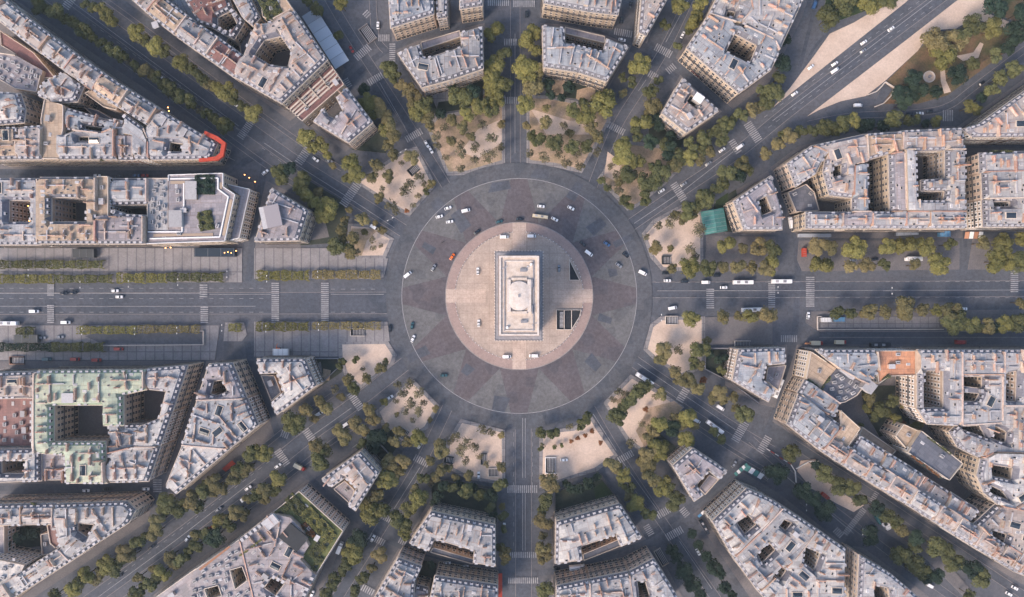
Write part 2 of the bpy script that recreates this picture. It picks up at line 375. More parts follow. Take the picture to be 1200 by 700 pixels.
# ---------------------------------------------------------------- shared part meshes
def window_mesh(w, h, nm='window', wide=False):
    mb = MB()                                   # local: x out of the wall, y along it, z up
    mb.box(0.002, .16, -w/2-.22, w/2+.22, -.18, 0, 'frame'); mb.box(0.002, .13, -w/2-.16, w/2+.16, h, h+.2, 'frame')
    mb.box(0.002, .11, -w/2-.16, -w/2, 0, h, 'frame'); mb.box(0.002, .11, w/2, w/2+.16, 0, h, 'frame')
    mb.box(0.002, .05, -w/2, w/2, 0, h, 'pane'); mb.box(.05, .08, -.04, .04, 0, h, 'white')
    return mb.mesh(nm)
def shutters(me_w, col):
    mb = MB()
    mb.box(0.002, .16, -.85, .85, -.18, 0, 'frame'); mb.box(0.002, .05, -.62, .62, 0, 2.1, 'pane'); mb.box(.05, .08, -.62, .62, 1.0 if col == 'unit' else 1.5, 2.1, col)
    for s in (-1, 1): mb.box(0.002, .1, s*.95-.3, s*.95+.3, 0, 2.1, col)
    return mb.mesh('window')
WIN = window_mesh(1.25, 2.1); WINS = [WIN, WIN, window_mesh(1.5, 2.35), shutters(1, 'white'), shutters(1, 'unit')]; WING = window_mesh(2.3, 2.9)
mb = MB(); mb.box(-1.5, .35, -.75, .75, 0, 1.75, 'dormer'); mb.box(.35, .40, -.5, .5, .2, 1.5, 'pane'); mb.box(-1.5, .5, -.85, .85, 1.75, 1.88, 'dormer'); DORM = mb.mesh('dormer')
def chimney_mesh(L, pm):
    mb = MB(); mb.box(-L/2, L/2, -.27, .27, -.8, 1.6, pm); mb.box(-L/2-.08, L/2+.08, -.34, .34, 1.6, 1.72, 'plaster2')
    n = int(L/.62)
    for i in range(n):
        x = -L/2+.35+i*(L-.7)/max(n-1, 1); h = .5+.25*((i*7) % 3)
        mb.cyl(x, 0, 1.72, 1.72+h, .17, .13, 'pot', 6)
    return mb.mesh('chimney_stack')
CHIM = [chimney_mesh(L, p) for L in (2.6, 4.2, 6.5) for p in ('plaster', 'plaster2')]
mb = MB(); mb.box(-.55, .55, -.75, .75, -.3, .18, 'frame'); mb.box(-.45, .45, -.65, .65, .18, .22, 'pane'); SKY1 = mb.mesh('skylight')
mb = MB(); mb.box(-.7, .7, -1.1, 1.1, -.3, .25, 'white'); mb.box(-.6, .6, -1, 1, .25, .3, 'unit'); SKY2 = mb.mesh('skylight')
mb = MB(); mb.box(-1.2, 1.2, -1.7, 1.7, -.6, 2.0, 'plaster2'); mb.box(-1.3, 1.3, -1.8, 1.8, 2.0, 2.15, 'unit'); mb.box(-.4, .4, 1.7, 1.74, 0, 1.8, 'pane'); BOX1 = mb.mesh('stair_housing')
mb = MB(); mb.box(-.9, .9, -1.1, 1.1, -.4, 1.2, 'unit'); mb.cyl(0, .45, 1.2, 1.35, .38, .38, 'darkmetal', 10); mb.cyl(0, -.45, 1.2, 1.35, .38, .38, 'darkmetal', 10); UNIT = mb.mesh('ventilation_unit')
mb = MB(); mb.cyl(0, 0, -.4, 1.1, .16, .14, 'unit', 8); mb.cyl(0, 0, 1.1, 1.3, .28, .05, 'unit', 8); PIPE = mb.mesh('vent_pipe')

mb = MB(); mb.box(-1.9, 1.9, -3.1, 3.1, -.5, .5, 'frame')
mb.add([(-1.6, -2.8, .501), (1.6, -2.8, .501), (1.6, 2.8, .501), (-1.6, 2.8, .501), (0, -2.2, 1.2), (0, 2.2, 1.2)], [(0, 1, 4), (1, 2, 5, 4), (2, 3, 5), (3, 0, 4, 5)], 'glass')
WELLBOX = mb.mesh('light_well_stand_in')  # dark glass box added in place of a shaded light well
mb = MB(); mb.box(-.22, .22, -2.6, 2.6, -.8, 1.1, 'plaster'); mb.box(-.3, .3, -2.7, 2.7, 1.1, 1.22, 'plaster2'); FIN = [mb.mesh('party_fin')]
for pm in ('plaster2', 'unit'):
    mb = MB(); mb.box(-.22, .22, -2.6, 2.6, -.8, .8, pm); mb.box(-.28, .28, -2.7, 2.7, .8, .9, 'dormer'); FIN.append(mb.mesh('party_fin'))
BL = []
def bld(label, px, h=20, roof='zinc', holes=(), style='mansard', wall='stone', group=None, slope=None, name='apartment_building', cat='building', low=None, clutter=1.0, parapet='frame', win=True, rise=3.4, extra=None):
    P = [W(x, y, 20 if low is None else low) for x, y in px]
    if area(P) < 0: P.reverse()
    H = []
    for hp in holes:
        q = [W(x, y, 20 if low is None else low) for x, y in hp]
        if area(q) > 0: q.reverse()
        H.append(q)
    BL.append(dict(label=label, P=P, H=H, h=h, roof=roof, style=style, wall=wall, group=group, slope=slope, name=name, cat=cat, clutter=clutter, parapet=parapet, win=win, rise=rise, extra=extra))
    return BL[-1]

def strip(outer, depth, n, labels, hs=None, roofs=None, t0=0.0, **k):
    """a row of n terraced buildings along the photo line `outer` (kept left-hand side inwards when depth > 0)"""
    pts = outer; seg = [0]
    for a, b in zip(pts, pts[1:]): seg.append(seg[-1]+math.dist(a, b))
    inn = offset_line(pts, depth)
    def at(L, s):
        for i in range(len(pts)-1):
            if s <= seg[i+1] or i == len(pts)-2:
                t = (s-seg[i])/(seg[i+1]-seg[i]); return (L[i][0]+(L[i+1][0]-L[i][0])*t, L[i][1]+(L[i+1][1]-L[i][1])*t)
    rr = random.Random(len(BL)); cuts = [0]+[(i+rr.uniform(-.15, .15))/n for i in range(1, n)]+[1]
    for i in range(n):
        s0, s1 = cuts[i]*seg[-1], cuts[i+1]*seg[-1]; mid = [p for p, s in zip(pts, seg) if s0+1 < s < s1-1]; midi = [p for p, s in zip(inn, seg) if s0+1 < s < s1-1]
        poly = [at(pts, s0)]+mid+[at(pts, s1), at(inn, s1)]+midi[::-1]+[at(inn, s0)]
        bld(labels[i], poly, (hs[i % len(hs)] if hs else rr.choice((18.5, 20, 21, 20))), (roofs[i % len(roofs)] if roofs else rr.choice(('zinc', 'pinkzinc', 'zinc'))), **k)

def seg_dist(pts, A, B):
    """min distance points to segments, index of the nearest"""
    pts = np.asarray(pts, float); A = np.asarray(A, float); B = np.asarray(B, float)
    if len(A) == 0: return np.full(len(pts), 99.0), np.zeros(len(pts), int)
    d = B-A; L2 = (d**2).sum(1)+1e-9
    t = np.clip(((pts[:, None, :]-A[None])*d[None]).sum(2)/L2[None], 0, 1)
    q = A[None]+t[..., None]*d[None]; D = np.sqrt(((pts[:, None, :]-q)**2).sum(2))
    return D.min(1), D.argmin(1)

def ledge(B, root, c, lines, w, h, m, name='parapet'):
    z = B['h']
    for px in lines:
        for i in range(len(px)-1):
            p, q = Vector(W(*px[i], z)), Vector(W(*px[i+1], z)); L = (q-p).length; mb = MB(); mb.box(-L/2, L/2, -w/2, w/2, .01, h+.004*i, m); k = (p+q)/2-Vector(c)
            mb.obj(name, root, loc=(k.x, k.y, z), rz=math.atan2(q.y-p.y, q.x-p.x))
def terraces(B, root, c):
    P0, P1, Q0, Q1 = (384.6, 72), (331.6, 122.6), (400, 95), (350, 139)
    L = lambda f: [(P0[0]+(Q0[0]-P0[0])*f, P0[1]+(Q0[1]-P0[1])*f), (P1[0]+(Q1[0]-P1[0])*f, P1[1]+(Q1[1]-P1[1])*f)]
    ledge(B, root, c, [L(f) for f in (.42, .58, .74, .9)], 1.0, .8, 'stone2', 'terrace_ledge')
    for k in (.25, .5, .75):
        a0, a1 = L(.02), L(.98); ledge(B, root, c, [[(a0[0][0]+(a0[1][0]-a0[0][0])*k, a0[0][1]+(a0[1][1]-a0[0][1])*k), (a1[0][0]+(a1[1][0]-a1[0][0])*k, a1[0][1]+(a1[1][1]-a1[0][1])*k)]], .7, 1.2, 'cornice', 'terrace_wall')
def modern(B, root, c):
    ledge(B, root, c, [[(200, 210), (256, 209), (256, 222), (268, 231), (258, 278), (176, 280)], [(216, 215), (216, 242), (214, 246), (214, 272), (174, 272)]], .7, .8, 'white', 'parapet')
    ledge(B, root, c, [[(200, 214), (228, 214)], [(180, 276), (250, 275)], [(259, 214), (259, 222)], [(271, 234), (262, 276)]], 1.6, .3, 'tan', 'terrace_deck')
def build(B, idx):
    rr = random.Random(1000+idx); P, H, h = B['P'], B['H'], B['h']
    cx = sum(p[0] for p in P)/len(P); cy = sum(p[1] for p in P)/len(P)
    root = empty(B['name'], cx, cy, B['label'], B['cat'], B['group'])
    flat = B['style'] == 'flat'; slope = B['slope'] if B['slope'] is not None else rr.choice((.06, .10, .15, .2))
    # boundary samples, street / court / party flags
    loops = [P]+H; edges = []; S = []
    for li, lp in enumerate(loops):
        n = len(lp)
        for i in range(n):
            a, b = Vector(lp[i]), Vector(lp[(i+1) % n]); L = (b-a).length
            if L < .3: continue
            t = (b-a)/L; nn = Vector((t.y, -t.x)); k = max(1, int(round(L/3.4)))
            e = dict(a=a, b=b, L=L, t=t, n=nn, li=li, k=k, segs=[])
            for j in range(k):
                s0, s1 = a+t*(L*j/k), a+t*(L*(j+1)/k); m = (s0+s1)/2+nn*1.0; party = None
                if li == 0:
                    for oi, o in enumerate(BL):
                        if o is B: continue
                        if abs(o['cx']-m.x) > o['rx']+2 or abs(o['cy']-m.y) > o['ry']+2: continue
                        if pip([m], o['P'])[0] and not any(pip([m], hh)[0] for hh in o['H']):
                            if o['h'] >= h-3.0: party = oi
                            break
                e['segs'].append((s0, s1, party)); S.append((s0, s1, party, nn, li))
            edges.append(e)
    st = [s for s in S if s[2] is None]; A = [s[0][:] for s in st]; Bb = [s[1][:] for s in st]
    NN = [s[3] for s in st]
    rise = B['rise']; mw = 1.5
    jit = rr.uniform(-.2, .2)
    def zof(d):
        d = np.asarray(d, float)
        if flat: return np.full(d.shape, h)
        return h + np.minimum(d, mw)/mw*rise + np.clip(d-mw, 0, 4.0)*slope
    # roof mesh
    bpts = [[], ]; bl = []; off = []
    for li, lp in enumerate(loops):
        L = []
        for e in edges:
            if e['li'] == li:
                for s0, s1, p in e['segs']: L.append(tuple(s0))
        bl.append(L)
    allb = np.array([p for L in bl for p in L]); alla = [s[0][:] for s in S]; allb2 = [s[1][:] for s in S]
    extra = []
    e0 = max([e for e in edges if e['li'] == 0], key=lambda e: e['L'] if any(s[2] is None for s in e['segs']) else e['L']*.3)
    ang = math.atan2(e0['t'].y, e0['t'].x); ca, sa = math.cos(ang), math.sin(ang)
    if not flat:
        for s in st:
            for f in (.0, .5):
                q = s[0]*(1-f)+s[1]*f-s[3]*mw; extra.append((q.x, q.y))
        gx = 2.0; R_ = max(max(abs(p[0]-cx), abs(p[1]-cy)) for p in P)*1.5; n = int(R_/gx)
        for i in range(-n, n+1):
            for j in range(-n, n+1):
                u, v = i*gx, j*gx; extra.append((cx+u*ca-v*sa, cy+u*sa+v*ca))
        extra = np.array(extra); k = pip(extra, P)
        for hh in H: k &= ~pip(extra, hh)
        extra = extra[k]
        if len(extra):
            d, _ = seg_dist(extra, alla, allb2); extra = extra[d > .6]
            d, _ = seg_dist(extra, A, Bb) if len(A) else (np.full(len(extra), 99.), 0)
            extra = extra[d > mw-.06]
    v, f = tri(bl, [tuple(p) for p in extra])
    D, _ = seg_dist(v, A, Bb); Z = zof(D)
    mats = [M[B['roof']], M['slatec' if B['roof'] == 'copper' else 'slate']]
    me = bpy.data.meshes.new('roof'); me.from_pydata([(a-cx, b-cy, z) for (a, b), z in zip(v, Z)], [], f)
    for m in mats: me.materials.append(m)
    uvl = me.uv_layers.new(name='UVMap'); vi = np.empty(len(me.loops), int); me.loops.foreach_get('vertex_index', vi)
    q = v[vi]-(cx, cy); uv = np.stack([q[:, 0]*ca+q[:, 1]*sa, -q[:, 0]*sa+q[:, 1]*ca], 1); uvl.data.foreach_set('uv', uv.ravel())
    if not flat and rise > 1.5:
        fd = np.array([D[list(t)].mean() for t in f]); me.polygons.foreach_set('material_index', (fd < mw*.72).astype(int))
    me.update(); roof_o = link('roof', me, root)
    # walls
    mb = MB()
    for li, L in enumerate(bl):
        L = np.array(L); d, _ = seg_dist(L, A, Bb); zz = zof(d)-.03; n = len(L)
        vs = [(x-cx, y-cy, 0) for x, y in L]+[(x-cx, y-cy, z) for (x, y), z in zip(L, zz)]
        mb.add(vs, [(i, (i+1) % n, n+(i+1) % n, n+i) for i in range(n)], B['wall'])
    mb.obj('wall', root)
    # windows, dormers, cornices, balconies, party walls
    wins = []; dorms = []; nfl = max(1, int((h-4.2)//3.05)); cor = MB(); pw = MB(); par = MB()
    for e in edges:
        for (s0, s1, p) in e['segs']:
            if p is not None: continue
            m = (s0+s1)/2; toc = Vector((0, 0))-m; see = e['n'].dot(toc)/max((s1-s0).length, 1)*(s1-s0).length
            dist = toc.length; f_ = e['n'].dot(toc)
            rz = math.atan2(e['n'].y, e['n'].x)
            if f_ > 6 and B['win']:
                for fl in range(nfl+1):
                    z = 4.6+(fl-1)*3.05 if fl else .5
                    wins.append((f_, m, z, rz, fl == 0))
            if not flat and rr.random() < ((1 if f_ > -40 else .55) if e['li'] == 0 else .45): dorms.append((f_, m-e['n']*.55, rz))
        # contiguous street runs -> cornice & balcony; party runs -> party wall
        runs = []; cur = None
        for s0, s1, p in e['segs']:
            key = p is None
            if cur and cur[2] == key: cur[1] = s1
            else: cur = [s0, s1, key]; runs.append(cur)
        for s0, s1, street in runs:
            L = (s1-s0).length; c = ((s0+s1)/2)-Vector((cx, cy)); rz = math.atan2(e['n'].y, e['n'].x)
            if street:
                if flat: par.box(-.35, .002, -L/2+.001, L/2-.001, h-.3, h+.8, B['parapet'], rz, c)
                else: q = MB(); q.box(.003, .45, -L/2-.3, L/2+.3, h-.55, h-.05, 'cornice', rz, c); q.obj('cornice', root)
                f_ = e['n'].dot(-(s0+s1)/2)
                if f_ > 20 and L > 8 and e['li'] == 0 and B['win'] and not flat:
                    for z in (4.2, 4.2+3.05*(nfl-2)):
                        b = MB(); b.box(.003, .75, -L/2+.4, L/2-.4, z, z+.16, 'cornice'); bo = b.obj('balcony', root, loc=(c.x, c.y, 0), rz=rz); b = MB(); b.box(.70, .75, -L/2+.4, L/2-.4, z+.16, z+1.05, 'rail'); b.obj('railing', bo)
            elif L > 5 and not flat:
                pi = [s[2] for s in e['segs'] if s[2] is not None]
                if pi and min(pi) > idx:
                    top = float(zof(min(L/2, 6))); q = MB(); q.box(-.3, .3, -L/2+1.2, L/2-.8, h+1, top+.55, 'plaster2' if rr.random() < .6 else 'plaster', rz, c); q.obj('party_wall', root)
    if cor.v: cor.obj('cornice', root)
    if par.v: par.obj('parapet', root)
    if pw.v: pw.obj('party_wall', root)
    def place(kind, items, me, cap=100):
        pass
    wins.sort(key=lambda w: -w[0])
    wm = rr.choice(WINS)
    for f_, m, z, rz, g in wins[:100]: link('window', WING if g else wm, root, (m.x-cx, m.y-cy, z), rz)
    if len(wins) > 100:
        b = MB()
        for f_, m, z, rz, g in wins[100:]: b.box(.003, .08, -.62, .62, z, z+2.1, 'pane', rz, (m.x-cx, m.y-cy))
        b.obj('window', root)['kind'] = 'stuff'
    rr.shuffle(dorms)
    for f_, m, rz in sorted(dorms, key=lambda w: -w[0])[:90]: link('dormer', DORM, roof_o, (m.x-cx, m.y-cy, h+.75), rz)
    # roof clutter
    ar = area(P)-sum(abs(area(x)) for x in H); cl = B['clutter']; used = []
    xs = [p[0] for p in P]; ys = [p[1] for p in P]
    def spots(n, dmin, gap, dmax=99):
        cand = np.array([(rr.uniform(min(xs), max(xs)), rr.uniform(min(ys), max(ys))) for _ in range(n*14+10)]); k = pip(cand, P)
        for hh in H: k &= ~pip(cand, hh)
        cand = cand[k]
        if not len(cand): return []
        da, _ = seg_dist(cand, alla, allb2); ds, ix = seg_dist(cand, A, Bb); out = []
        for c, a, s, i in zip(cand, da, ds, ix):
            if a < dmin or s > dmax or any(math.dist(c, u[0]) < gap+u[1] for u in used): continue
            used.append((tuple(c), gap)); nn = NN[i] if len(NN) else Vector((1, 0)); out.append((c, s, math.atan2(nn.y, nn.x)))
            if len(out) >= n: break
        return out
    if not flat:
        for e in edges:                      # parcels: a party wall with chimneys running in from the street every dozen metres
            if e['li'] or e['L'] < 9: continue
            nP = max(1, int(e['L']/rr.uniform(9, 13)))
            for j in range(1, nP+1):
                p0 = e['a']+e['t']*(e['L']*(j-.5+rr.uniform(-.12, .12))/nP); a = math.atan2(e['n'].y, e['n'].x)
                for dd in (4.6, 9.8, 15.0):
                    q = p0-e['n']*dd
                    if not pip([q], P)[0] or any(pip([q], hh)[0] for hh in H): break
                    da, _ = seg_dist([tuple(q)], alla, allb2); ds, _ = seg_dist([tuple(q)], A, Bb)
                    if da[0] < 3.2 or (dd > 5 and rr.random() < .35): break
                    used.append((tuple(q), 1.6)); link('party_fin', rr.choice(FIN), roof_o, (q.x-cx, q.y-cy, float(zof(ds[0]))), a-math.pi/2)
                    if rr.random() < .6: link('chimney_stack', CHIM[rr.choice((0, 1, 2, 3))], roof_o, (q.x-cx, q.y-cy, float(zof(ds[0]))+.3), a)
        for c, s, a in spots(int(ar/330*cl), 4.2, 3.4): link('light_well_stand_in', WELLBOX, roof_o, (c[0]-cx, c[1]-cy, float(zof(s))), a+rr.choice((0, math.pi/2)))  # dark accents standing in for light wells in shade
        for c, s, a in spots(int(ar/120*cl), 2.2, 1.9): link('chimney_stack', rr.choice(CHIM), roof_o, (c[0]-cx, c[1]-cy, float(zof(s))), a)
        for c, s, a in spots(int(ar/60*cl), 1.9, 1.1): link('skylight', rr.choice((SKY1, SKY1, SKY2)), roof_o, (c[0]-cx, c[1]-cy, float(zof(s))), a)
        for c, s, a in spots(int(ar/260*cl), 2.6, 2.0): link('stair_housing', BOX1, roof_o, (c[0]-cx, c[1]-cy, float(zof(s))), a+rr.choice((0, math.pi/2)))
        for c, s, a in spots(min(30, int(ar/70*cl)), 1.6, .7): link('vent_pipe', PIPE, roof_o, (c[0]-cx, c[1]-cy, float(zof(s))), a)
    else:
        for c, s, a in spots(min(40, int(ar/70*cl)), 2.0, 1.6): link('ventilation_unit', UNIT, roof_o, (c[0]-cx, c[1]-cy, h), a)
        for c, s, a in spots(min(30, int(ar/110*cl)), 2.6, 1.6): link('skylight', SKY2, roof_o, (c[0]-cx, c[1]-cy, h), a)
        for c, s, a in spots(min(12, int(ar/300*cl)), 3, 2.4): link('stair_housing', BOX1, roof_o, (c[0]-cx, c[1]-cy, h), a)
    B['root'] = root; B['c'] = (cx, cy)
    if B['extra']: B['extra'](B, root, (cx, cy))
    return root
# ---------------------------------------------------------------- the ground, roads, pavements, plazas
sheet('ground', [(-1400, -1600), (2600, -1600), (2600, 2300), (-1400, 2300)], 'ground', z=0)
AV = {  # carriageways: centre line, half width (m)
 'three': ([(740, 340), (900, 339.5), (1300, 338)], 9.2), 'nine': ([(480, 355), (300, 355.5), (-120, 356)], 12.6),
 'twelve': ([(604, 215), (604, 100), (603.5, -80)], 5.6), 'six': ([(613, 480), (613.5, 600), (613.5, 800)], 9.3),
 'ten': ([(478, 274), (404, 226), (341, 186), (230, 106), (152, 48), (70, -12), (-20, -80)], 7.4),
 'eleven': ([(528, 226), (487, 160), (447, 97), (398, 20), (360, -50)], 5.4),
 'one': ([(693, 222), (722, 150), (757, 94), (786, 44), (820, -30)], 5.6),
 'two': ([(733, 268), (800, 222), (865, 178), (940, 118), (1098, 0), (1190, -70)], 7.0),
 'four': ([(735, 418), (800, 463), (862, 504), (905, 530)], 7.0),
 'five': ([(687, 470), (722, 530), (768, 600), (838, 700), (870, 745)], 5.6),
 'seven': ([(528, 470), (494, 540), (458, 600), (427, 650), (370, 740)], 6.2),
 'eight': ([(478, 424), (414, 474), (367, 507), (300, 560), (205, 632), (100, 708), (40, 750)], 8.0)}
PV = [  # pavements around the blocks, in photo points on the ground
 [(-90, -76), (42, 16), (140, 84), (243, 152), (272, 172), (266, 190), (236, 199), (-120, 202)],
 [(-120, 209), (262, 209), (296, 214), (300, 228), (288, 262), (284, 289), (-120, 289)],
 [(312, 212), (370, 240), (372, 250), (352, 291), (298, 291), (297, 270)],
 [(-120, 424), (237, 423), (236, 436), (180, 567), (-120, 567)],
 [(242, 423), (290, 420), (320, 505), (322, 512), (206, 586), (190, 572)],
 [(-120, 579), (176, 579), (180, 590), (172, 612), (22, 712), (-120, 790)],
 [(150, -60), (118, -20), (280, 98), (340, 142), (400, 94), (404, 82), (340, -60)],
 [(402, 101), (440, 150), (405, 178), (360, 145)],
 [(300, 417), (366, 416), (378, 455), (325, 490), (308, 452)],
 [(452, -40), (568, -40), (568, 22), (512, 30), (460, 49)],
 [(462, 60), (490, 48), (568, 27), (568, 88), (490, 106)],
 [(633, -40), (732, -40), (728, 24), (716, 36), (633, 21)],
 [(633, 27), (662, 29), (712, 42), (740, 54), (712, 106), (634, 88)],
 [(744, -40), (795, -40), (758, 51), (744, 46)],
 [(797, 88), (846, 131), (804, 165), (770, 135)],
 [(835, -40), (960, -40), (940, 20), (902, 96), (859, 128), (792, 68)],
 [(900, 200), (915, 275), (850, 275), (842, 235)],
 [(903, 196), (935, 172), (1010, 152), (1118, 148), (1128, 160), (1128, 279), (934, 279)],
 [(1134, 174), (1300, 174), (1300, 272), (1134, 272)],
 [(1120, 150), (1220, 78), (1300, 20), (1300, 162), (1128, 163)],
 [(848, 405), (922, 404), (922, 430), (908, 478), (890, 474), (850, 452)],
 [(934, 404), (1300, 404), (1300, 745), (1180, 674), (905, 494)],
 [(812, 603), (870, 553), (912, 578), (994, 642), (992, 760), (920, 760), (880, 702)],
 [(1000, 640), (1012, 642), (1130, 730), (1130, 760), (992, 760)],
 [(645, 606), (724, 580), (757, 632), (726, 644), (648, 664)],
 [(646, 674), (768, 640), (800, 700), (830, 760), (646, 760)],
 [(503, 588), (584, 604), (584, 670), (500, 650), (474, 636)],
 [(467, 643), (585, 675), (585, 760), (400, 760)],
 [(420, 522), (450, 550), (418, 602), (370, 562)],
 [(361, 562), (411, 612), (405, 630), (345, 760), (100, 760), (225, 662)]]
for p in PV: sheet('pavement', p, 'walk', step=.12)
for n, (p, hw) in AV.items(): band('road', p, hw, 'road', kerbs=True)
band('road', [(-80, 201), (120, 203), (250, 203), (290, 188), (322, 170), (400, 105), (452, 60), (530, 31), (604, 24), (680, 33), (745, 60), (800, 96), (870, 150), (905, 190), (926, 240), (934, 300), (934, 340)], 3.6, 'road')
band('road', [(934, 340), (930, 400), (912, 470), (890, 520), (850, 560), (790, 608), (740, 638), (660, 666), (613, 672), (545, 664), (470, 640), (412, 604), (355, 552), (326, 505), (296, 430), (290, 400)], 3.6, 'road')
band('road', [(311, 192), (300, 250), (291, 330)], 3.8, 'road')
for p, hw in (([(-80, 573), (185, 573), (200, 590)], 2.8), ([(240, 420), (188, 560), (185, 600)], 2.4), ([(1130, 165), (1131, 290)], 2.2), ([(1128, 168), (1300, 168)], 3.0), ([(996, 632), (997, 760)], 1.6),
              ([(946, 146), (1000, 136), (1078, 132), (1112, 124), (1142, 102), (1230, 36)], 3.6), ([(962, -20), (947, 40), (932, 92), (905, 128)], 2.2), ([(980, 30), (955, 55), (940, 84), (922, 104)], 1.6),
              ([(880, 515), (930, 560), (1000, 615), (1080, 675), (1180, 745)], 4.2), ([(930, 520), (1010, 572), (1120, 645), (1230, 718)], 4.8), ([(960, 392), (1300, 392)], 3.4), ([(400, 72), (372, 28), (350, -20)], 2.2), ([(452, 60), (440, 40), (436, -20)], 4.0)):
    band('road', p, hw, 'road', kerbs=hw > 3)
# side lanes of the planted avenues
for n, o, hw in (('ten', 22, 2.6), ('ten', -23, 3.0), ('eight', 23, 2.6), ('eight', -22, 2.6), ('four', 22, 2.4)):
    band('road', offset_line(smooth(AV[n][0][1:]), o)[2:], hw, 'road', kerbs=True)
# wide esplanades left and right
for p in ([(-120, 291), (284, 291), (284, 331), (-120, 331)], [(298, 291), (404, 291), (404, 303), (455, 303), (450, 325), (444, 327), (298, 327)],
          [(-120, 381), (258, 381), (252, 422), (-120, 422)], [(298, 377), (454, 377), (457, 400), (397, 401), (397, 418), (298, 418)], [(264, 378), (286, 378), (290, 392), (284, 400), (262, 400)]):
    sheet('esplanade', p, 'pave2', step=.12)
for p in ([(936, 282), (1124, 282), (1124, 316), (940, 318), (934, 305)], [(1140, 280), (1300, 280), (1300, 316), (1134, 316)], [(946, 365), (1300, 362), (1300, 386), (956, 386), (944, 378)], [(826, 372), (905, 370), (905, 404), (826, 404)], [(828, 276), (908, 278), (912, 318), (826, 318)]):
    sheet('esplanade', p, 'walk', step=.12)
# sandy plazas between the avenues, each inside a paved border
PLZ = [[(500, 150), (524, 206), (548, 205), (592, 191), (592, 112), (566, 106), (545, 130), (510, 136)],
 [(617, 112), (617, 191), (650, 196), (682, 203), (716, 140), (705, 124), (640, 112)],
 [(700, 209), (735, 247), (746, 243), (778, 218), (800, 196), (775, 170), (735, 165)],
 [(752, 274), (765, 258), (806, 236), (824, 250), (824, 317), (776, 318), (762, 302)],
 [(774, 371), (762, 380), (754, 410), (764, 420), (800, 442), (826, 430), (826, 371)],
 [(739, 439), (707, 472), (735, 518), (752, 530), (772, 506), (802, 477), (770, 456)],
 [(632, 507), (672, 500), (694, 488), (702, 500), (724, 534), (700, 552), (632, 572)],
 [(592, 504), (540, 491), (524, 516), (518, 545), (548, 562), (592, 568)],
 [(484, 444), (515, 475), (502, 502), (470, 522), (448, 500), (440, 482)],
 [(397, 401), (455, 400), (465, 416), (462, 426), (422, 456), (404, 440), (397, 418)],
 [(405, 303), (452, 303), (462, 280), (432, 262), (408, 262)],
 [(417, 214), (472, 176), (488, 172), (511, 217), (480, 254), (468, 248)]]
def shrink(p, k=3.0):
    cx = sum(a for a, b in p)/len(p); cy = sum(b for a, b in p)/len(p); o = []
    for a, b in p:
        d = math.hypot(a-cx, b-cy); o.append((a-(a-cx)/d*k, b-(b-cy)/d*k))
    return o
MUL = [(0, .9), (1, .9), (2, .85), (5, .6), (4, .0), (10, .25)]
for i, p in enumerate(PLZ):
    sheet('plaza_border', p, 'pave', step=.12); sheet('plaza', shrink(p, 5), 'mulch' if i in (0, 1, 2) else 'sand', step=.122, side='sand')
for p in ([(540, 178), (560, 152), (588, 140), (588, 168), (560, 186)], [(622, 128), (668, 142), (700, 140), (690, 158), (640, 158)], [(712, 178), (728, 190), (724, 214), (708, 206)]): sheet('sandy_patch', p, 'sand', step=.14, side='sand')
for p in ([(745, 505), (760, 478), (790, 470), (800, 478), (775, 505), (755, 524)], [(445, 268), (412, 268), (412, 298), (424, 300), (430, 282)], [(722, 470), (744, 452), (752, 462), (728, 486)]): sheet('dry_grass', p, 'mulch', step=.14, side='sand')
# park at the upper right
sheet('promenade', [(925, 104), (955, 64), (972, 40), (1000, 27), (1022, 14), (1070, -12), (1092, -26), (1060, 4), (906, 126)], 'sand', step=.10, side='kerb')
sheet('promenade', [(945, 137), (1062, 47), (1130, -6), (1170, -30), (1160, 2), (1152, 14), (1182, 26), (1176, 33), (1140, 22), (1120, 34), (1092, 36), (1075, 60), (1037, 95), (1014, 113), (985, 119), (960, 129)], 'sand', step=.10)
sheet('park_ground', [(1037, 97), (1078, 57), (1096, 38), (1122, 35), (1142, 24), (1178, 34), (1186, 24), (1154, 12), (1170, -26), (1300, -60), (1300, -30), (1200, 48), (1180, 60), (1110, 112), (1076, 122), (1047, 122), (1034, 122), (1046, 105)], 'park', step=.09)
sheet('park_ground', [(962, 28), (985, 24), (1012, 14), (1060, -14), (970, -14)], 'lawn', step=.09)
sheet('park_path', [(1101, 76), (1106, 76), (1108, 95), (1114, 108), (1106, 110), (1102, 96)], 'sand', step=.11)
sheet('park_path', [(1120, 66), (1140, 62), (1148, 50), (1152, 52), (1146, 68), (1128, 72)], 'sand', step=.11)
sheet('verge', [(955, 538), (938, 540), (934, 552), (950, 572), (980, 590), (1000, 600), (1012, 592), (990, 580), (968, 560)], 'sand', step=.12)
sheet('verge', [(1012, 598), (1040, 606), (1110, 660), (1140, 694), (1130, 700), (1080, 650), (1030, 620)], 'walk', step=.12)
